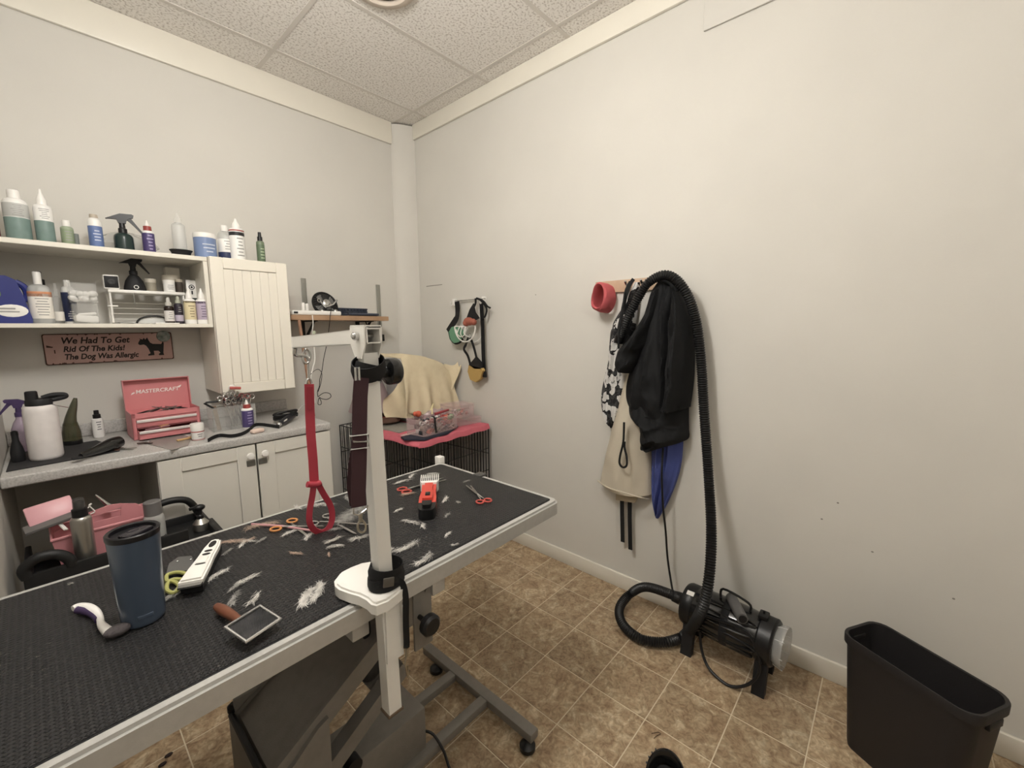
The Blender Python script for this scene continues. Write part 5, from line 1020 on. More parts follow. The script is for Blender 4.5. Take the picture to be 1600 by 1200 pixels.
sw = [o for o in t.children if o.name.startswith('switch')][0]; sw.data.transform(rootof(sw).matrix_basis.inverted() @ CM @ rootof(sw).matrix_basis)
sw.data.update()
bb_ = MB()
bb_.prism([(.068 + .003 * math.cos(a), .011 * math.sin(a)) for a in [2 * PI * k / 12 for k in range(12)]], .0008, CM @ Matrix.Translation((0, 0, .0098)))
for xx in (.115, .132): bb_.prism([(xx + .0055 * math.cos(a), .0085 * math.sin(a)) for a in [2 * PI * k / 14 for k in range(14)]], .0012, CM @ Matrix.Translation((0, 0, .0096)))
bb_.prism([(.168 + .018 * math.cos(a), .0075 * math.sin(a)) for a in [2 * PI * k / 18 for k in range(18)]], .0012, CM @ Matrix.Translation((0, 0, .0096)))
partw('buttons', bb_, black_pl, t)
# grey pad and green scissors behind
t = thing('grey_comb_pad', 'flat smoky grey pad with two studs lying behind the white clipper', 'pad', (0.179, 1.283, 0.842))
partw('pad_body', MB().prism([(p[0], p[1]) for p in [(0.192, 1.206, 0.85), (0.201, 1.292, 0.85), (0.176, 1.312, 0.85), (0.154, 1.291, 0.85), (0.14, 1.237, 0.85)]][::-1], .008, Matrix.Translation((0, 0, .8425)), .002), M('smoky_grey', '#5b5b59', .3), t)
for p in ((0.17, 1.282, 0.852), (0.194, 1.267, 0.852)): partw('stud', MB().sphere(p, .0032, (1, 1, .6)), chrome, t)
lime = M('lime_handle', '#a9a84a', .4)
t = thing('lime_scissors', 'scissors with lime green handles between the tumbler and clipper', 'scissors', (0.151, 1.193, 0.842))
gh = MB()
for pp in ([(0.142, 1.23, 0.85), (0.161, 1.225, 0.85), (0.173, 1.196, 0.85), (0.163, 1.18, 0.85), (0.149, 1.196, 0.85), (0.137, 1.197, 0.85)], [(0.135, 1.185, 0.85), (0.145, 1.188, 0.85), (0.151, 1.153, 0.85), (0.138, 1.132, 0.85), (0.13, 1.154, 0.85)]): gh.tube(catmull([Vector(p) for p in pp], 4, True), .0042, 7, True)
partw('handles', gh, lime, t); partw('blade', MB().tube([(0.157, 1.157, 0.848), (0.125, 1.125, 0.846)], .003, flat=(.012, .002), up=(0, 0, 1)), steel, t)
# slicker brush
t = thing('slicker_brush', 'slicker brush with a brown wooden handle and steel pin plate', 'brush', (0.216, 0.896, 0.842))
hd = [Vector(p) for p in [(0.183, 0.886, 0.862), (0.247, 0.906, 0.862), (0.247, 0.849, 0.862), (0.185, 0.827, 0.862)]]
c_ = sum(hd, Vector()) / 4; ex = (hd[1] - hd[0]).normalized(); ey = (hd[0] - hd[3]); ey = (ey - ex * ey.dot(ex)).normalized(); ez = ex.cross(ey)
ey = (ey * .985 + ez * .17).normalized(); ez = ex.cross(ey)
BM = Matrix((ex.to_4d(), ey.to_4d(), ez.to_4d(), (0, 0, 0, 1))).transposed(); BM[0][3], BM[1][3], BM[2][3] = c_; BM[3][0] = BM[3][1] = BM[3][2] = 0; BM[3][3] = 1
lw, lh = (hd[1] - hd[0]).length / 2, (hd[0] - hd[3]).length / 2
partw('pin_plate', MB().box((0, 0, 0), (lw * 2 * .95, lh * 2 * .92, .004)), M('pin_pad', '#4a4848', .6, var=.9, vscale=40, col2='#1c1b1b'), t)
pp_ = [o for o in t.children][-1]; pp_.data.transform(t.matrix_basis.inverted() @ BM @ t.matrix_basis)
partw('frame', MB().tube([BM @ Vector(p) for p in ((-lw, -lh, .004), (lw, -lh, .004), (lw, lh, .004), (-lw, lh, .004))], .0036, 7, True), M('frame_steel', '#dcdad6', .25, .7), t)
pins = MB(); rnd = random.Random(2)
for i in range(26):
    for j in range(12):
        p = Vector((-lw * .9 + i * lw * 1.8 / 25, -lh * .84 + j * lh * 1.68 / 11, .002)); pins.tube([BM @ p, BM @ (p + Vector((0, .002, .008)))], .0004, 3)
partw('pins', pins, M('pin_dark', '#5b5a5a', .4, .8), t, kind='stuff')
partw('handle', MB().tube([(0.203, 0.899, 0.86), (0.198, 0.927, 0.86), (0.194, 0.955, 0.857), (0.19, 0.979, 0.855), (0.187, 0.999, 0.853)], .01, 14, radii=[.0065, .0085, .0098, .0098, .0075]), M('handle_wood', '#7b4428', .4, var=.4, vscale=50), t)
# curved white and violet tool with hair-clogged head
t = thing('dematting_tool', 'curved white and violet dematting tool with a hair-clogged head', 'grooming tool', (0.016, 1.164, 0.842))
partw('handle', MB().tube(catmull([Vector(p) for p in [(-0.014, 1.218, 0.852), (-0.006, 1.219, 0.852), (0.008, 1.197, 0.852), (0.017, 1.165, 0.852), (0.021, 1.133, 0.852), (0.021, 1.11, 0.852), (0.026, 1.08, 0.852), (0.030, 1.065, 0.852)]], 5), .006, 10, radii=[.0058 + .003 * math.sin(k / 35 * PI * 1.6) ** 2 for k in range(36)]), white_pl, t)
partw('violet_grip', MB().tube(catmull([Vector(p) for p in [(-0.007, 1.21, 0.85), (0.007, 1.185, 0.85), (0.016, 1.157, 0.85), (0.020, 1.133, 0.85)]], 5), .0075, 10), M('violet_grip', '#3f2a58', .5), t)
partw('hairy_head', MB().sphere((0.040, 1.06, 0.853), .017, (1.2, .8, .6)).sphere((0.046, 1.063, 0.853), .012, (1, .9, .7)), M('hair_grey', '#5b5456', .9, bump=.8, bscale=250), t)
# red clipper
t = thing('red_clipper', 'red and black corded-style clipper with white guard comb on the table', 'clipper', (0.834, 1.144, 0.842))
r0, r1 = Vector((.733, 1.02, .862)), Vector((.868, 1.185, .862)); rd_ = (r1 - r0).normalized(); RM = Matrix.Translation(r0) @ Matrix.Rotation(math.atan2(rd_.y, rd_.x), 4, 'Z'); RLn = (r1 - r0).length
partw('red_shell', MB().prism([(.055, -.027), (.1, -.0275), (.15, -.0235), (RLn, -.025), (RLn, .025), (.15, .0235), (.1, .0275), (.055, .027)], .042, RM @ Matrix.Translation((0, 0, -.0185)), .011), M('clipper_red', '#d8371f', .35), t)
partw('black_end', MB().prism([(-.004, -.012), (.0, -.018), (.008, -.023), (.022, -.0265), (.056, -.0275), (.056, .0275), (.022, .0265), (.008, .023), (.0, .018), (-.004, .012)], .044, RM @ Matrix.Translation((0, 0, -.0195)), .012), black_pl, t)
partw('switch', MB().b2((.085, -.008, .0225), (.112, .008, .0265), .002), black_pl, t)
s_ = list(t.children)[-1]; s_.data.transform(t.matrix_basis.inverted() @ RM @ t.matrix_basis)
gm = MB(); gm.prism([(RLn, -.026), (RLn + .018, -.032), (RLn + .018, .032), (RLn, .026)], .036, RM @ Matrix.Translation((0, 0, -.016)), .004)
partw('guard_body', gm, white_pl, t)
for k in range(10):
    yy = -.031 + k * .0069; partw('guard_tooth', MB().tube([RM @ Vector((RLn + .016, yy, .012)), RM @ Vector((RLn + .045, yy, .022)), RM @ Vector((RLn + .07, yy, .024)), RM @ Vector((RLn + .078, yy, .010))], .0016, 5), white_pl, t)
# scissors
redring = M('coral_ring', '#c8473a', .4)
scissors('red_scissors', 'coral-handled scissors half under the red clipper guard', (.885, 1.262), -.12, .19, M('coral_blade', '#c07a68', .35, .3) and redring, ZT, .16, ring=.017)
scissors('curved_shears', 'steel shears with red finger rings near the far right corner', (.965, 1.04), 1.18, .18, redring, ZT, .14, ring=.014, bladem=chrome)
scissors('orange_scissors', 'orange-ringed scissors with broad steel blades under the noose', (.445, 1.265), -1.2, .15, M('amber_ring', '#d98b35', .35), ZT, .7, ring=.015)
scissors('steel_shears', 'plain steel shears lying under the burgundy strap', (.535, 1.2), -1.25, .2, chrome, ZT, .5, ring=.016, bladem=chrome)
solo('pink_comb', MB().tube([(0.364, 1.384, 0.846), (0.419, 1.303, 0.846), (0.467, 1.205, 0.846)], .0035, 7), M('comb_pink', '#c98f92', .4), 'thin pink comb rod under the orange scissors', 'comb')
# fur
def furmat(name, c1, c2): return M(name, c1, .8, var=.9, vscale=60, col2=c2)
furw = furmat('fur_white', '#e0dcd4', '#a09b93'); furt = furmat('fur_tan', '#c9aa92', '#a18a78'); furg = furmat('fur_grey', '#aaa7a1', '#5f5d5a')
rnd = random.Random(77)
def tuft(p, L, n, m, spread=.5, label='wisp of clipped white fur lying on the black table top', group='small fur wisps on the grooming table', ang=None, w_=.00042):
    mb = MB(); a0 = (rnd.gauss(.35, .8) if ang is None else ang); cv0 = rnd.uniform(-.8, .8)
    for k in range(n):
        a = a0 + rnd.gauss(0, spread); l = L * rnd.uniform(.2, .75); cv = cv0 + rnd.uniform(-.5, .5)
        s = Vector((p[0], p[1], 0)) + Vector((math.cos(a0), math.sin(a0), 0)) * (sx_ := rnd.uniform(-.5, .5)) * L + Vector((-math.sin(a0), math.cos(a0), 0)) * (cv0 * .5 * L * (sx_ * sx_ * 2 - .2) + rnd.gauss(0, L * .055))
        z0 = .0005 + rnd.uniform(0, .004); hh = rnd.uniform(0, .004)
        pts = []
        for q_ in range(4):
            tt = q_ / 3 - .5; aa = a + cv * tt
            pts.append(s + Vector((math.cos(aa), math.sin(aa), 0)) * l * tt + Vector((0, 0, ZT + z0 + hh * max(0, math.sin(PI * q_ / 3)))))
        for q_ in range(3):
            pass
        wd = [.25, 1, .9, .1]; vs = []
        for q_ in range(4):
            d = (pts[min(q_ + 1, 3)] - pts[max(q_ - 1, 0)]); nn = Vector((-d.y, d.x, 0)).normalized() * w_ * wd[q_]
            vs += [pts[q_] - nn, pts[q_] + nn]
        mb.add(vs, [(0, 1, 3, 2), (2, 3, 5, 4), (4, 5, 7, 6)])
    return solo('fur_tuft', mb, m, label, 'fur', group)
TUFTS = []
for (p, L, m) in (((0.93, 1.381, 0.842), .05, furw), ((0.87, 1.353, 0.842), .06, furw), ((0.999, 1.335, 0.842), .045, furw), ((1.031, 1.168, 0.842), .03, furg), ((0.868, 1.096, 0.842), .05, furw), ((0.879, 1.043, 0.842), .018, furw), ((0.714, 1.14, 0.842), .03, furw), ((0.792, 0.994, 0.842), .03, furg), ((0.691, 1.036, 0.842), .055, furw), ((0.698, 0.991, 0.842), .035, furw), ((0.714, 0.895, 0.842), .03, furw), ((0.597, 0.922, 0.842), .07, furw), ((0.556, 0.939, 0.842), .03, furw), ((0.592, 0.837, 0.842), .06, furw), ((0.688, 0.834, 0.842), .02, furw),
                  ((0.504, 1.411, 0.842), .045, furw), ((0.563, 1.374, 0.842), .08, furw), ((0.418, 1.244, 0.842), .04, furw), ((0.447, 1.183, 0.842), .045, furw), ((0.518, 1.165, 0.842), .04, furg), ((0.485, 1.107, 0.842), .045, furw), ((0.471, 1.07, 0.842), .04, furw), ((0.536, 1.065, 0.842), .05, furw), ((0.385, 1.114, 0.842), .035, furt), ((0.44, 1.041, 0.842), .018, furt), ((0.381, 1.358, 0.842), .08, furt), ((0.353, 1.257, 0.842), .03, furg), ((0.326, 1.283, 0.842), .035, furt),
                  ((0.297, 1.309, 0.842), .06, furt), ((0.312, 1.277, 0.842), .04, furw), ((0.269, 1.256, 0.842), .03, furg), ((0.267, 1.399, 0.842), .025, furw), ((0.224, 1.152, 0.842), .05, furw), ((0.266, 1.078, 0.842), .05, furw), ((0.236, 1.063, 0.842), .03, furg), ((0.222, 1.018, 0.842), .05, furg), ((0.252, 0.983, 0.842), .04, furw), ((0.33, 1.272, 0.842), .03, furw), ((0.135, 1.13, 0.842), .04, furg), ((-0.013, 1.364, 0.842), .01, furw), ((0.649, 1.355, 0.842), .06, furg)):
    TUFTS.append((p, m, tuft(p, L * .95, int(26 + L * 900), m)))
ANCH = {'the red clipper': (.80, 1.11), 'the red-ringed steel shears': (.96, 1.06), 'the white arm clamp plate': (.44, .84), 'the red noose loop': (.48, 1.19), 'the white clipper': (.21, 1.2), 'the slicker brush': (.215, .88), 'the dark blue tumbler': (.09, 1.1), 'the orange-ringed scissors': (.42, 1.29), 'the far right table corner': (1.13, .83)}
CN = {'fur_white': 'white', 'fur_tan': 'tan', 'fur_grey': 'greyish'}
ORD = ['closest', 'second closest', 'third closest', 'fourth closest', 'fifth closest', 'sixth closest', 'seventh closest', 'eighth closest', 'ninth closest']
for (p, m, o) in TUFTS:
    best = None
    for an, q_ in ANCH.items():
        ds_ = sorted((math.hypot(p2[0] - q_[0], p2[1] - q_[1]), o2.name) for (p2, m2, o2) in TUFTS if m2 is m)
        rk = [x[1] for x in ds_].index(o.name)
        if best is None or (rk, ds_[rk][0]) < best[0]: best = ((rk, ds_[rk][0]), an)
    o['label'] = '%s wisp of %s fur to %s' % (ORD[min(best[0][0], 8)], CN[m.name], best[1])
tuft((0.591, 1.224, 0.842), .11, 700, furg, 1.2, 'biggest grey-white heap of clipped fur under the burgundy strap', None)
tuft((0.327, 0.905, 0.842), .055, 260, furw, .5, 'fluffy white fur clump left of the arm clamp plate', None, .9)
tuft((0.354, 0.906, 0.842), .06, 180, furw, .35, 'long white fur streak touching the arm clamp plate', None, .9)
tuft((0.81, 1.231, 0.842), .04, 120, furt, .5, 'tan fur tuft beside the coral scissors rings', None)
# ================================================================== right wall: wire rack with muzzles and caps
RX = 2.007
t = thing('wire_rack', 'white wire hook rack on the right wall holding muzzles and visors', 'rack', (2.0, 2.2, 1.58))
partw('top_rail', MB().cyl((1.985, 2.335, 1.617), (1.985, 2.03, 1.617), .004), chrome, t)
for yy in (2.35, 2.05): partw('mount', MB().b2((1.982, yy - .012, 1.585), (2.006, yy + .012, 1.632), .002).tube(catmull([(1.985, yy, 1.60), (1.96, yy, 1.585), (1.955, yy, 1.61)], 4), .003, 6), white_pl, t)
def wpts(s, x): return [Vector(p) for p in s]
t = thing('green_visor', 'green padded muzzle cup hanging on a black strap at the rack left', 'muzzle', (1.97, 2.298, 1.394))
partw('cup', MB().prism([(p[1], p[2]) for p in [(1.95, 2.328, 1.434), (1.95, 2.365, 1.394), (1.95, 2.352, 1.349), (1.95, 2.305, 1.322), (1.95, 2.25, 1.332), (1.95, 2.215, 1.368), (1.95, 2.227, 1.412), (1.95, 2.273, 1.443)]], .035, Matrix(((0, 0, 1, 1.94), (1, 0, 0, 0), (0, 1, 0, 0), (0, 0, 0, 1))), .012), M('felt_green', '#5f9a75', .85), t)
partw('cup_edge', MB().tube(catmull([Vector(p) for p in [(1.945, 2.359, 1.398), (1.945, 2.34, 1.344), (1.945, 2.292, 1.318), (1.945, 2.237, 1.332), (1.945, 2.202, 1.372)]], 5), .006, 7), black_web, t)
partw('strap', MB().tube(catmull([Vector(p) for p in [(1.97, 2.297, 1.611), (1.97, 2.292, 1.549), (1.945, 2.278, 1.496), (1.945, 2.321, 1.452), (1.945, 2.373, 1.403)]], 5), .004, flat=(.045, .005), up=(-1, 0, 0)), black_web, t)
t = thing('wire_basket_muzzle', 'round white wire muzzle basket hanging in the middle of the rack', 'muzzle', (1.93, 2.171, 1.429))
mc = Vector((1.95, 2.186, 1.438)); wr = .105
rg = MB().tube([mc + Vector((-.01, -wr * math.cos(a), wr * 1.0 * math.sin(a))) for a in [PI + PI * k / 20 for k in range(21)]], .005, 8).tube([mc + Vector((-.01, -wr, 0)), mc + Vector((-.01, wr, 0))], .004, 7)
rg.tube([mc + Vector((.03, -wr * 1.1 * math.cos(a) - .03, wr * 1.05 * math.sin(a))) for a in [PI + PI * k / 20 for k in range(21)]], .004, 7)
partw('outer_ring', rg, white_pl, t)
ir = MB()
for k in (-1, 0, 1):
    ir.tube(catmull([mc + Vector((-.01, k * .05, -wr * .9 + abs(k) * .02)), mc + Vector((-.05, k * .035, -.05)), mc + Vector((-.03, k * .03, 0))], 5), .003, 6)
ir.tube([mc + Vector((-.045, .05 * math.cos(a), -.02 + .05 * math.sin(a))) for a in [PI * k / 8 for k in range(8, 17)]], .003, 6)
partw('inner_wires', ir, white_pl, t)
t = thing('leather_muzzle', 'small rust-brown leather muzzle with black flap on the rack', 'muzzle', (1.93, 2.137, 1.48))
partw('leather', MB().sphere((1.93, 2.131, 1.471), .04, (.6, 1.3, .7)).sphere((1.925, 2.157, 1.459), .022).sphere((1.925, 2.081, 1.466), .022), M('rust_leather', '#a5533b', .6), t)
partw('black_flap', MB().prism([(p[1], p[2]) for p in [(1.94, 2.082, 1.587), (1.94, 2.12, 1.547), (1.94, 2.154, 1.489), (1.94, 2.06, 1.478), (1.94, 2.029, 1.49), (1.94, 2.065, 1.528)]], .008, Matrix(((0, 0, 1, 1.925), (1, 0, 0, 0), (0, 1, 0, 0), (0, 0, 0, 1)))), black_matte, t)
partw('hook_strap', MB().tube(catmull([Vector(p) for p in [(1.96, 2.096, 1.622), (1.96, 2.097, 1.589), (1.96, 2.123, 1.556)]], 5), .004, flat=(.016, .004), up=(-1, 0, 0)), black_web, t)
t = thing('yellow_visor', 'mustard yellow padded muzzle with black lining hanging lowest on the wall', 'muzzle', (1.95, 2.087, 1.114))
poly = [(p[1], p[2]) for p in [(1.95, 2.149, 1.176), (1.95, 2.163, 1.131), (1.95, 2.139, 1.076), (1.95, 2.082, 1.062), (1.95, 2.037, 1.092), (1.95, 2.017, 1.145), (1.95, 2.029, 1.161)]]
PM_ = Matrix(((0, 0, 1, 1.935), (1, 0, 0, 0), (0, 1, 0, 0), (0, 0, 0, 1)))
partw('cup', MB().prism(poly, .04, PM_, .012), M('felt_mustard', '#b9943f', .85), t)
partw('lining', MB().prism([(p[1], p[2]) for p in [(1.95, 2.149, 1.176), (1.95, 2.092, 1.153), (1.95, 2.029, 1.157), (1.95, 2.029, 1.191), (1.95, 2.083, 1.232)]], .03, PM_, .008), black_matte, t)
partw('strap', MB().tube(catmull([Vector(p) for p in [(1.95, 2.084, 1.219), (1.95, 2.107, 1.287), (1.95, 2.137, 1.347), (1.95, 2.163, 1.359), (1.95, 2.19, 1.315), (1.95, 2.211, 1.28), (1.95, 2.173, 1.237), (1.95, 2.149, 1.176)]], 5), .004, flat=(.018, .004), up=(-1, 0, 0)), black_web, t)
partw('wire_hook', MB().tube(catmull([Vector(p) for p in [(1.95, 2.15, 1.351), (1.95, 2.169, 1.377), (1.95, 2.142, 1.39), (1.95, 2.13, 1.364)]], 5), .0025, 6), chrome, t)
t = thing('black_leash', 'long black leash hanging straight down from the right end of the rack', 'leash', (1.97, 2.033, 1.095))
partw('strap', MB().tube([Vector(p) for p in [(1.965, 2.047, 1.587), (1.965, 2.038, 1.436), (1.965, 2.036, 1.267), (1.965, 2.028, 1.104)]], .004, flat=(.032, .004), up=(-1, 0, 0)), black_web, t)
partw('buckle', MB().box((1.96, 2.022, 1.118), (.02, .03, .04), None, .005), black_pl, t)
partw('loop', MB().tube(catmull([Vector(p) for p in [(1.95, 2.079, 1.621), (1.95, 2.031, 1.602), (1.95, 1.984, 1.551), (1.95, 1.997, 1.502), (1.95, 2.028, 1.49)]], 5), .004, flat=(.012, .004), up=(-1, 0, 0)).tube(catmull([Vector(p) for p in [(1.95, 2.073, 1.621), (1.95, 2.013, 1.601), (1.95, 1.978, 1.567), (1.95, 1.949, 1.553)]], 5), .006, 7), black_web, t)

# ================================================================== coat rail and hanging things
t = thing('coat_rail', 'pale wooden coat rail on the right wall', 'coat rack', (2.0, .99, 1.60))
partw('rail_board', MB().b2((1.988, .775, 1.60), (2.0065, 1.20, 1.66), .002), M('rail_wood', '#c6a585', .5, var=.3, vscale=20, col2='#ad8a69'), t)
for yy in (1.13, 1.0, .92, .84): partw('peg', MB().tube(catmull([(1.988, yy, 1.635), (1.95, yy, 1.628), (1.93, yy, 1.645)], 4), .006, 8), chrome, t)
def hang(rows, folds, amp, seed, n=54, m=60, xb=1.992, sharp=.55, drift=.4, noise_a=.008, crease=0):
    """closed hanging cloth against the right wall; rows = (z, y left, y right, depth) from top to bottom, left = far side"""
    R_ = [Vector((r[0], r[1], r[2], )) for r in rows]; D_ = [Vector((r[3], 0, 0)) for r in rows]
    A = catmull([Vector((i, r[1], r[2])) for i, r in enumerate(rows)], 12); B = catmull([Vector((r[0], r[3], 0)) for r in rows], 12); N = len(A) - 1
    def fn(u, v):
        k = v * N; i = min(int(k), N - 1); f = k - i
        a = A[i].lerp(A[i + 1], f); b = B[i].lerp(B[i + 1], f)
        uu = u if u <= .5 else 1 - u
        if u <= .5:
            s = u * 2; y = a.y + (a.z - a.y) * s; prof = max(math.sin(PI * min(max(s, 0), 1)), 0) ** sharp
            fo = amp * min(1, v * 2.5 + .25) * (math.sin(2 * PI * (folds * s + seed * .37 + drift * v * math.sin(seed + 3 * s))) + .5 * math.sin(2 * PI * (folds * 2.3 * s + seed + v * .8)))
            x = xb - .01 - b.y * prof - fo * prof
            if crease: x -= crease * (1 - 2.2 * abs(noise.noise((s * 3.2 + v * 1.1 + seed * 5, v * 2.0 - s * .8, seed)))) * prof * min(1, v * 3 + .2) + .3 * crease * (1 - 2.2 * abs(noise.noise((s * 7 - v * 2 + seed, v * 5, seed + 3)))) * prof
            x -= noise_a * noise.noise((y * 14, b.x * 9, seed)) * prof * 2
            return (x, y, b.x + .012 * math.sin(6.3 * s * folds * .5 + seed) * v)
        s = (u - .5) * 2; y = a.z + (a.y - a.z) * s
        return (xb - .006, y, b.x)
    mb = MB(); mb.grid(fn, n, m, None, True)
    o = len(mb.v); mb.f.append(tuple(range(n))); mb.f.append(tuple(reversed(range(o - n, o))))
    return mb
def rows(tab, x):
    return tab
# rows made from points on the hanging plane
def R4(L, Rr, d): return [((a[2] + b[2]) / 2, a[1], b[1], k) for a, b, k in zip(L, Rr, d)]
# beige apron
can = M('canvas_beige', '#c9bda6', .85, bump=.4, bscale=600, var=.08, vscale=6)
t = thing('beige_apron', 'beige canvas apron hanging under the black jacket', 'apron', (1.96, .98, .60))
partw('apron_cloth', hang(R4([(1.95, 1.005, 1.268), (1.95, 1.046, 1.068), (1.95, 1.068, 0.93), (1.95, 1.092, 0.823), (1.95, 1.12, 0.694), (1.95, 1.141, 0.592)], [(1.95, 0.887, 1.272), (1.95, 0.874, 1.086), (1.95, 0.866, 0.96), (1.95, 0.862, 0.831), (1.95, 0.854, 0.702), (1.95, 0.852, 0.57)], (.03, .045, .06, .07, .075, .07)), 1.4, .006, 2.2), can, t)
partw('hem', MB().tube(catmull([Vector(p) for p in [(1.95, 1.141, 0.596), (1.9, 1.05, 0.594), (1.885, 0.952, 0.597), (1.885, 0.866, 0.596), (1.95, 0.852, 0.57)]], 6), .004, 6), can, t)
partw('inner_layer', MB().prism([(p[1], p[2]) for p in [(1.96, 1.038, 0.586), (1.96, 1.036, 0.512), (1.96, 0.928, 0.525), (1.96, 0.902, 0.587)]], .006, Matrix(((0, 0, 1, 1.96), (1, 0, 0, 0), (0, 1, 0, 0), (0, 0, 0, 1)))), M('canvas_shade', '#b7a98d', .85), t)
for s_ in ([(1.965, 1.003, 0.541), (1.965, 1, 0.454), (1.965, 0.992, 0.288)], [(1.965, 0.959, 0.55), (1.965, 0.956, 0.432), (1.965, 0.947, 0.261)]): partw('tie_strap', MB().tube([Vector(p) for p in s_], .003, flat=(.022, .003), up=(-1, 0, 0)), black_web, t, label='black tie strap')
partw('neck_cord', MB().tube(catmull([Vector(p) for p in [(1.865, 0.952, 0.962), (1.865, 0.953, 0.865), (1.865, 0.968, 0.791), (1.865, 0.97, 0.751), (1.865, 0.952, 0.735), (1.865, 0.932, 0.749), (1.865, 0.933, 0.791), (1.865, 0.945, 0.834), (1.865, 0.946, 0.866)]], 6), .0055, 8), black_web, t)
# black and white patterned apron
def ghostmat():
    m = bpy.data.materials.new('patterned_cotton'); m.use_nodes = True; nt = m.node_tree; b = nt.nodes['Principled BSDF']; L = nt.links.new
    tc = nt.nodes.new('ShaderNodeTexCoord'); mp = nt.nodes.new('ShaderNodeMapping'); mp.inputs['Scale'].default_value = (1, 19, 15); L(tc.outputs['Object'], mp.inputs[0])
    v = nt.nodes.new('ShaderNodeTexVoronoi'); v.inputs['Scale'].default_value = 1.0; v.inputs['Randomness'].default_value = .8; nn = nt.nodes.new('ShaderNodeTexNoise'); nn.inputs['Scale'].default_value = 2.2; L(mp.outputs[0], nn.inputs['Vector']); vm = nt.nodes.new('ShaderNodeVectorMath'); vm.operation = 'MULTIPLY_ADD'; vm.inputs[1].default_value = (.9, .9, .9); L(nn.outputs['Color'], vm.inputs[0]); L(mp.outputs[0], vm.inputs[2]); L(vm.outputs[0], v.inputs['Vector'])
    r = nt.nodes.new('ShaderNodeValToRGB'); r.color_ramp.interpolation = 'CONSTANT'; e = r.color_ramp.elements
    e[0].position = 0; e[0].color = rgb('#8b8a88'); e[1].position = .13; e[1].color = rgb('#d3d1cd'); x = e.new(.47); x.color = rgb('#17171a'); x = e.new(.58); x.color = rgb('#3b3b3d'); x = e.new(.68); x.color = rgb('#17171a')
    L(v.outputs['Distance'], r.inputs[0]); L(r.outputs[0], b.inputs['Base Color']); b.inputs['Roughness'].default_value = .8; return m
t = thing('patterned_apron', 'black apron with white blob print hanging left of the black jacket', 'apron', (1.95, 1.06, .95))
gm_ = ghostmat()
partw('apron_cloth', hang(R4([(1.93, 0.976, 1.641), (1.93, 1.027, 1.537), (1.93, 1.088, 1.434), (1.93, 1.104, 1.347), (1.93, 1.11, 1.264), (1.93, 1.134, 1.163), (1.93, 1.147, 1.06), (1.93, 1.129, 0.959), (1.93, 1.09, 0.907)], [(1.93, 0.949, 1.639), (1.93, 0.952, 1.533), (1.93, 0.962, 1.427), (1.93, 0.966, 1.318), (1.93, 0.976, 1.222), (1.93, 0.994, 1.125), (1.93, 1.012, 1.025), (1.93, 1.032, 0.956), (1.93, 1.057, 0.912)], (.02, .04, .055, .06, .06, .055, .05, .045, .03)), 2.2, .010, 1.1, 44, 60), gm_, t)
partw('black_trim', MB().tube(catmull([Vector(p) for p in [(1.93, 0.976, 1.641), (1.9, 0.982, 1.594), (1.88, 0.98, 1.533), (1.86, 0.981, 1.457), (1.86, 0.989, 1.381), (1.86, 0.99, 1.32)]], 6), .005, 8), black_web, t)
partw('neck_strap', MB().tube(catmull([Vector(p) for p in [(1.9, 0.941, 1.648), (1.9, 0.96, 1.62), (1.9, 0.984, 1.549), (1.9, 1.002, 1.458), (1.9, 1.014, 1.396)]], 6), .003, flat=(.018, .003), up=(-1, 0, 0)), black_web, t)
# blue cloth
t = thing('blue_cloth', 'royal blue cloth hanging below the hem of the black jacket', 'cloth', (1.96, .79, .50))
partw('cloth_body', hang(R4([(1.95, 0.865, 1.023), (1.95, 0.86, 0.864), (1.95, 0.855, 0.735), (1.95, 0.851, 0.62), (1.95, 0.841, 0.539), (1.95, 0.819, 0.486)], [(1.95, 0.711, 1.043), (1.95, 0.705, 0.892), (1.95, 0.712, 0.782), (1.95, 0.738, 0.681), (1.95, 0.771, 0.576), (1.95, 0.806, 0.483)], (.03, .05, .05, .045, .035, .02)), 2.4, .010, 4.3), M('cloth_blue', '#3e4d95', .7, bump=.2), t)
# black jacket
jm = M('jacket_black', '#161719', .78, bump=.35, bscale=500, spec=.3)
t = thing('black_jacket', 'black long-sleeved jacket hanging on the coat rail', 'jacket', (1.92, .87, .85))
partw('jacket_body', hang(R4([(1.9, 0.853, 1.629), (1.9, 0.888, 1.568), (1.9, 0.912, 1.456), (1.9, 0.931, 1.335), (1.9, 0.967, 1.209), (1.9, 0.992, 1.112), (1.9, 0.997, 1.031), (1.9, 0.988, 0.967)], [(1.9, 0.776, 1.634), (1.9, 0.733, 1.578), (1.9, 0.706, 1.48), (1.9, 0.688, 1.368), (1.9, 0.682, 1.255), (1.9, 0.686, 1.155), (1.9, 0.689, 1.082), (1.9, 0.693, 1.038)], (.03, .06, .085, .10, .11, .11, .105, .09)), 1.3, .012, .7, 72, 90, drift=.5, crease=.034), jm, t)
partw('sleeve', hang(R4([(1.87, 0.856, 1.593), (1.87, 0.902, 1.485), (1.87, 0.971, 1.384), (1.87, 1.027, 1.328), (1.87, 1.029, 1.271), (1.87, 1.024, 1.221)], [(1.87, 0.808, 1.595), (1.87, 0.815, 1.454), (1.87, 0.841, 1.338), (1.87, 0.87, 1.278), (1.87, 0.897, 1.24), (1.87, 0.922, 1.205)], (.07, .12, .145, .15, .15, .14)), 1.0, .008, 1.7, 48, 50, crease=.022), jm, t)
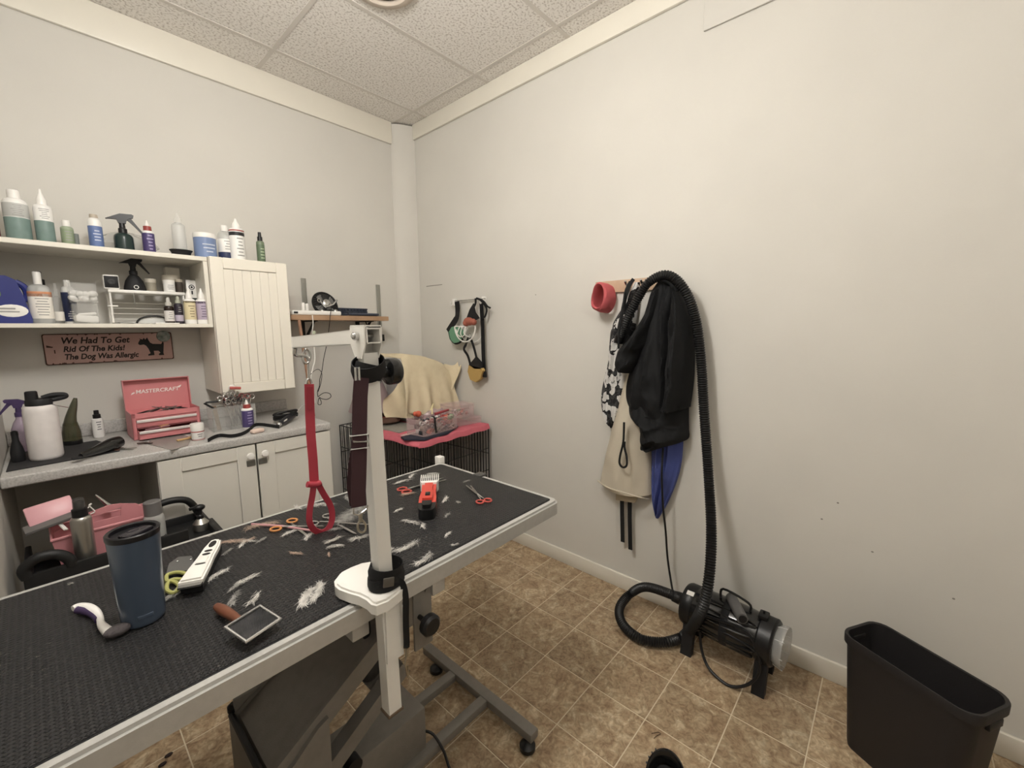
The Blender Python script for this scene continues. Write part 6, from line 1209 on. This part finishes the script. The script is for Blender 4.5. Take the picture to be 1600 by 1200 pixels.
partw('sleeve', hang(R4([(1.86, 0.769, 1.598), (1.86, 0.763, 1.453), (1.86, 0.764, 1.311), (1.86, 0.77, 1.166), (1.86, 0.789, 1.046)], [(1.86, 0.736, 1.601), (1.86, 0.685, 1.451), (1.86, 0.671, 1.314), (1.86, 0.67, 1.175), (1.86, 0.679, 1.066)], (.08, .13, .145, .145, .13)), 1.0, .008, 3.1, 48, 50, crease=.03), jm, t)
partw('hem_flap', hang(R4([(1.88, 0.98, 1.052), (1.88, 0.97, 0.957), (1.88, 0.915, 0.926), (1.88, 0.906, 0.864), (1.88, 0.892, 0.847)], [(1.88, 0.687, 1.085), (1.88, 0.684, 1.013), (1.88, 0.682, 0.975), (1.88, 0.686, 0.927), (1.88, 0.778, 0.853)], (.10, .12, .125, .12, .10)), 1.2, .010, 2.9, 60, 40, crease=.03), jm, t)
partw('collar', MB().tube(catmull([Vector(p) for p in [(1.91, 0.875, 1.614), (1.91, 0.845, 1.635), (1.91, 0.809, 1.638), (1.91, 0.767, 1.618), (1.91, 0.743, 1.577)]], 5), .012, 10), jm, t)
# coral headband
t = thing('coral_headband', 'coral red knitted headband hanging at the left end of the rail', 'headband', (1.95, 1.138, 1.494))
hc = Vector((1.945, 1.126, 1.571)); HA = Vector((-.95, .12, .10)).normalized(); HUp = Vector((0, 0, 1)); HS_ = HUp.cross(HA).normalized(); HU2 = HA.cross(HS_)
HM = Matrix(((HS_.x, HU2.x, HA.x, hc.x), (HS_.y, HU2.y, HA.y, hc.y), (HS_.z, HU2.z, HA.z, hc.z), (0, 0, 0, 1)))
prof = [(.050, -.05), (.062, -.045), (.068, 0), (.064, .04), (.056, .05), (.05, .04), (.052, .0)]
hb = MB(); n_ = 34
for k in range(n_): pass
hb.lathe(prof, (0, 0, 0), 36, sx=.78, sy=1.12, mx=HM, cap=False, closed=True)
for i, p in enumerate(hb.v): hb.v[i] = p + Vector((.006 * noise.noise(p * 22), .012 * noise.noise(p * 15 + Vector((4, 0, 0))), .012 * noise.noise(p * 17 + Vector((0, 7, 0)))))
partw('band', hb, M('coral_knit', '#d1555a', .9, bump=.6, bscale=300), t)
# cable hanging from the rail to the dryer
solo('black_cable', MB().tube(catmull([Vector(p) for p in [(1.93, 0.78, 0.851), (1.9, 0.769, 0.735), (1.9, 0.757, 0.58), (1.92, 0.747, 0.447), (1.93, 0.737, 0.315), (1.92, 0.713, 0.213), (1.86, 0.675, 0.177)]], 7), .005, 7), black_pl, 'thin black cable hanging from under the jacket to the dryer', 'cable')
# ================================================================== force dryer
DR = thing('force_dryer', 'black pet force dryer standing on legs against the right wall', 'dryer', (1.76, .40, 0))
dz = .185; xa = 1.83
da, db = Vector((xa + .01, .605, .185)), Vector((xa - .02, .25, .185)); dd = (db - da).normalized()
def along(t_, off=(0, 0, 0)): return da.lerp(db, t_) + Vector(off)
gb = M('dryer_black', '#151516', .22, coat=.4)
ks = [0, .02, .1, .2, .3, .5, .7, .8, .9, .98, 1.0]; rr = [.06, .078, .084, .088, .091, .093, .091, .088, .085, .08, .07]
partw('dryer_body', MB().tube([along(k) for k in ks], .09, 32, radii=rr), gb, DR)
partw('end_cap', MB().tube([along(k) for k in (.0, .03, .12, .14)], .09, 28, radii=[.085, .09, .09, .085]), black_pl, DR); partw('end_cap', MB().tube([along(k) for k in (.84, .86, .98, 1.0)], .09, 28, radii=[.086, .092, .092, .086]), black_pl, DR)
for (ang, s0, s1) in ((2.25, .16, .82), (2.7, .2, .8), (3.25, .16, .84), (3.75, .2, .8)):
    side = dd.cross(Vector((0, 0, 1))).normalized(); upv = Vector((0, 0, 1))
    # oval raised rib loops on the room-facing side
    lp = []
    for k in range(24):
        a = 2 * PI * k / 24; aa = ang + .16 * math.sin(a); tt = (s0 + s1) / 2 + (s1 - s0) / 2 * math.cos(a)
        lp.append(along(tt) + (side * -math.cos(aa) * -1 + upv * math.sin(aa) * -1 * -1) * .0905 if False else along(tt) + (Vector((-1, 0, 0)) * -math.cos(aa) + upv * math.sin(aa)) * .0905)
    partw('raised_rib', MB().tube(lp, .0055, 6, True), gb, DR)
for k in (.1, .9):
    p = along(k)
    partw('leg', MB().prism([(-.095, 0), (-.06, 0), (-.04, .10), (.04, .10), (.06, 0), (.095, 0), (.07, .13), (-.07, .13)][::1], .045, Matrix(((1, 0, 0, p.x), (0, 0, 1, p.y - .022), (0, 1, 0, 0), (0, 0, 0, 1)))), black_matte, DR)
partw('filter_cup', MB().tube([along(k) for k in (1.0, 1.02, 1.045, 1.07, 1.095)], .07, 28, radii=[.072, .076, .078, .08, .08]), glassy('filter_clear', '#bcbcba', .5, .2), DR)
for k in range(8):
    a = 2 * PI * k / 8; partw('filter_rib', MB().tube([along(1.0) + Vector((math.cos(a) * .074, 0, math.sin(a) * .074)), along(1.094) + Vector((math.cos(a) * .081, 0, math.sin(a) * .081))], .0018, 5), M('filter_rib', '#b9b9b6', .4), DR)
partw('inlet_ring', MB().tube([along(-.0), along(-.03), along(-.07)], .03, 22, radii=[.034, .03, .03]), chrome, DR)
partw('carry_handle', MB().tube(catmull([along(.40, (0, 0, .085)), along(.42, (0, 0, .135)), along(.7, (0, 0, .12)), along(.72, (0, 0, .085))], 5), .005, 8), black_pl, DR)
partw('nozzle_clip', MB().tube([along(.50, (.02, 0, .10)), along(.62, (-.10, -.03, .105))], .022, 20, radii=[.022, .021]), M('nozzle_grey', '#5d5c5b', .4), DR, label='grey nozzle tube')
partw('nozzle_hole', MB().tube([along(.62, (-.098, -.0295, .105)), along(.625, (-.102, -.031, .105))], .015, 18), black_matte, DR)
partw('latch', MB().box(along(.86, (0, 0, .095)), (.05, .035, .02), None, .005).cyl(along(.86, (0, 0, .1)), along(.86, (0, 0, .115)), .004), black_pl, DR)
partw('rating_label', MB().box(along(.08, (-.045, 0, .079)), (.02, .03, .0015), rot(0, -.52, 0)), white_pl, DR, label='small white print patch')
partw('holding_strap', MB().tube([along(.5) + Vector((math.cos(a) * .094, 0, math.sin(a) * .094)) for a in [2 * PI * k / 28 for k in range(28)]], .004, closed=True, flat=(.028, .003), up=None), black_web, DR)
partw('power_cord', MB().tube(catmull([along(.25, (-.085, 0, -.05)), along(.3, (-.10, 0, -.12)), along(.42, (-.12, 0, -.165)), along(.65, (-.13, -.0, -.177)), along(.84, (-.11, 0, -.13)), along(.9, (-.09, 0, -.05)), along(.75, (-.085, 0, .05)), along(.4, (-.09, 0, .045)), along(.2, (-.09, 0, .03))], 7), .006, 8), black_pl, DR)
# hose
hp = [along(-.03), along(-.12, (-.01, .0, .01)), (1.88, 0.815, 0.148), (1.885, 0.901, 0.070), (1.788, 0.909, 0.040), (1.706, 0.849, 0.030), (1.67, 0.745, 0.030), (1.724, 0.65, 0.032), (1.801, 0.595, 0.050), (1.69, 0.506, 0.248), (1.69, 0.482, 0.363), (1.74, 0.488, 0.463), (1.82, 0.516, 0.59), (1.9, 0.562, 0.783), (1.93, 0.604, 1.059), (1.93, 0.628, 1.284), (1.93, 0.661, 1.466), (1.9, 0.706, 1.59), (1.9, 0.782, 1.652), (1.9, 0.865, 1.627), (1.89, 0.911, 1.557), (1.89, 0.951, 1.487), (1.9, 0.987, 1.421), (1.92, 1.023, 1.348)]
cen = resample(catmull(hp, 14), .0052)
hose = MB().tube(cen, .021, 14, radii=[.0225 if k % 2 == 0 else .0178 for k in range(len(cen))])
HS = thing('dryer_hose', 'black ribbed dryer hose looping on the floor and up over the coat rail', 'hose', hp[6])
partw('ribbed_hose', hose, M('hose_black', '#1a1a1b', .42), HS)
partw('hose_cuff', MB().tube([along(-.03), along(-.09, (-.004, 0, .004)), along(-.17, (-.02, .0, .012))], .026, 18, radii=[.027, .028, .024]), black_pl, HS)
partw('hose_cuff', MB().tube([cen[-8], cen[-1]], .025, 16), black_pl, HS)
# ================================================================== waste basket
BZ = .40
c4 = [Vector(p) for p in ((1.702, 0.058, 0.4), (1.867, -0.022, 0.4), (1.69, -0.32, 0.4), (1.525, -0.249, 0.4))]
cc_ = sum(c4, Vector()) / 4; eX = ((c4[2] - c4[1]) + (c4[3] - c4[0])).normalized()
ang = math.atan2(eX.y, eX.x); LX = ((c4[2] - c4[1]).length + (c4[3] - c4[0]).length) / 4; LY = ((c4[1] - c4[0]).length + (c4[2] - c4[3]).length) / 4
BK = thing('waste_basket', 'dark brown-black rectangular waste basket against the right wall', 'waste basket', (cc_.x, cc_.y, .0005), ang)
bk = M('basket_black', '#232021', .55, bump=.25, bscale=350)
def lay(w_, h_, r, z): return [(p[0], p[1], z) for p in rrect(w_ * 2, h_ * 2, r, 6)]
levels = [lay(LX * .80, LY * .74, .03, 0), lay(LX * .82, LY * .77, .035, .012), lay(LX * .96, LY * .94, .042, BZ - .03), lay(LX, LY, .045, BZ - .03), lay(LX * 1.005, LY * 1.01, .046, BZ - .004), lay(LX * .995, LY * .99, .045, BZ), lay(LX * .95, LY * .93, .042, BZ - .002), lay(LX * .945, LY * .92, .04, BZ - .03), lay(LX * .80, LY * .74, .033, .015), lay(LX * .77, LY * .7, .03, .006)]
n_ = len(levels[0]); vs = [p for l in levels for p in l]; fs = []
for j in range(len(levels) - 1):
    for k in range(n_): fs.append((j * n_ + k, j * n_ + (k + 1) % n_, (j + 1) * n_ + (k + 1) % n_, (j + 1) * n_ + k))
fs.append(tuple(reversed(range(n_)))); fs.append(tuple(range((len(levels) - 1) * n_, len(levels) * n_)))
part('basket_body', MB().add(vs, fs), bk, BK)
part('end_grip', MB().b2((LX * .93, -.03, BZ - .055), (LX * 1.01, .03, BZ - .031), .004), bk, BK); part('end_grip', MB().b2((-LX * 1.01, -.03, BZ - .055), (-LX * .93, .03, BZ - .031), .004), bk, BK)
# ================================================================== black nozzle on the floor
nz = Vector((1.204, 0.443, 0.030))
NZ = thing('dryer_nozzle', 'black flared dryer nozzle lying on the floor at the bottom edge of the photo', 'nozzle', (1.125, .405, 0), .3)
NM = Matrix.Translation((0, 0, .055)) @ rot(0, -.5, 0)
part('flared_shell', MB().lathe([(.038, -.05), (.04, -.01), (.05, .03), (.062, .045), (.064, .05), (.06, .053), (.05, .045), (.044, .03), (.034, -.01), (.033, -.05)], (0, 0, 0), 30, sx=1.15, sy=.9, mx=NM, cap=False, closed=True), M('nozzle_gloss', '#121213', .2, coat=.4), NZ)
for k in range(18):
    a = PI * .2 + PI * 1.2 * k / 17; part('grip_tooth', MB().box(NM @ Vector((.066 * 1.15 * math.cos(a), .066 * .9 * math.sin(a), .046)), (.004, .004, .008), NM.to_3x3().to_4x4()), black_pl, NZ)
part('inner_web', MB().lathe([(.042, 0), (.001, .0)], NM @ Vector((0, 0, .012)), 24, mx=NM.to_3x3().to_4x4()), black_matte, NZ)
part('bolt', MB().lathe([(.01, 0), (.01, .004), (.001, .005)], NM @ Vector((0, 0, .014)), 14, mx=NM.to_3x3().to_4x4()), chrome, NZ)
# bits on the floor below the table's near edge, wall specks
for p in ((0.144, 1.704, 0.000), (0.124, 1.68, 0.000)): solo('kibble', MB().sphere((p[0], p[1], .004), .009, (1.3, .8, .45)), M('kibble_brown', '#2a1714', .7), 'dark brown crumb on the floor tiles below the table edge', 'crumb', 'dark crumbs on the floor')
solo('hair_strand', MB().tube(catmull([Vector(p) for p in [(1.299, 0.525, 0.002), (1.318, 0.51, 0.002), (1.318, 0.501, 0.002), (1.302, 0.508, 0.002), (1.287, 0.511, 0.002)]], 5), .0012, 5), M('strand_brown', '#5a4630', .8), 'curled brown hair strand on a floor tile near the nozzle', 'hair')
for (yy, zz) in ((.115, .74), (-.22, .49), (.16, .66), (.0, .58), (1.62, 1.62)): struct('trim_6', MB().sphere((2.0065, yy, zz), .004, (.2, 1, .8), seg=8, rings=5), MATS['scuff'])
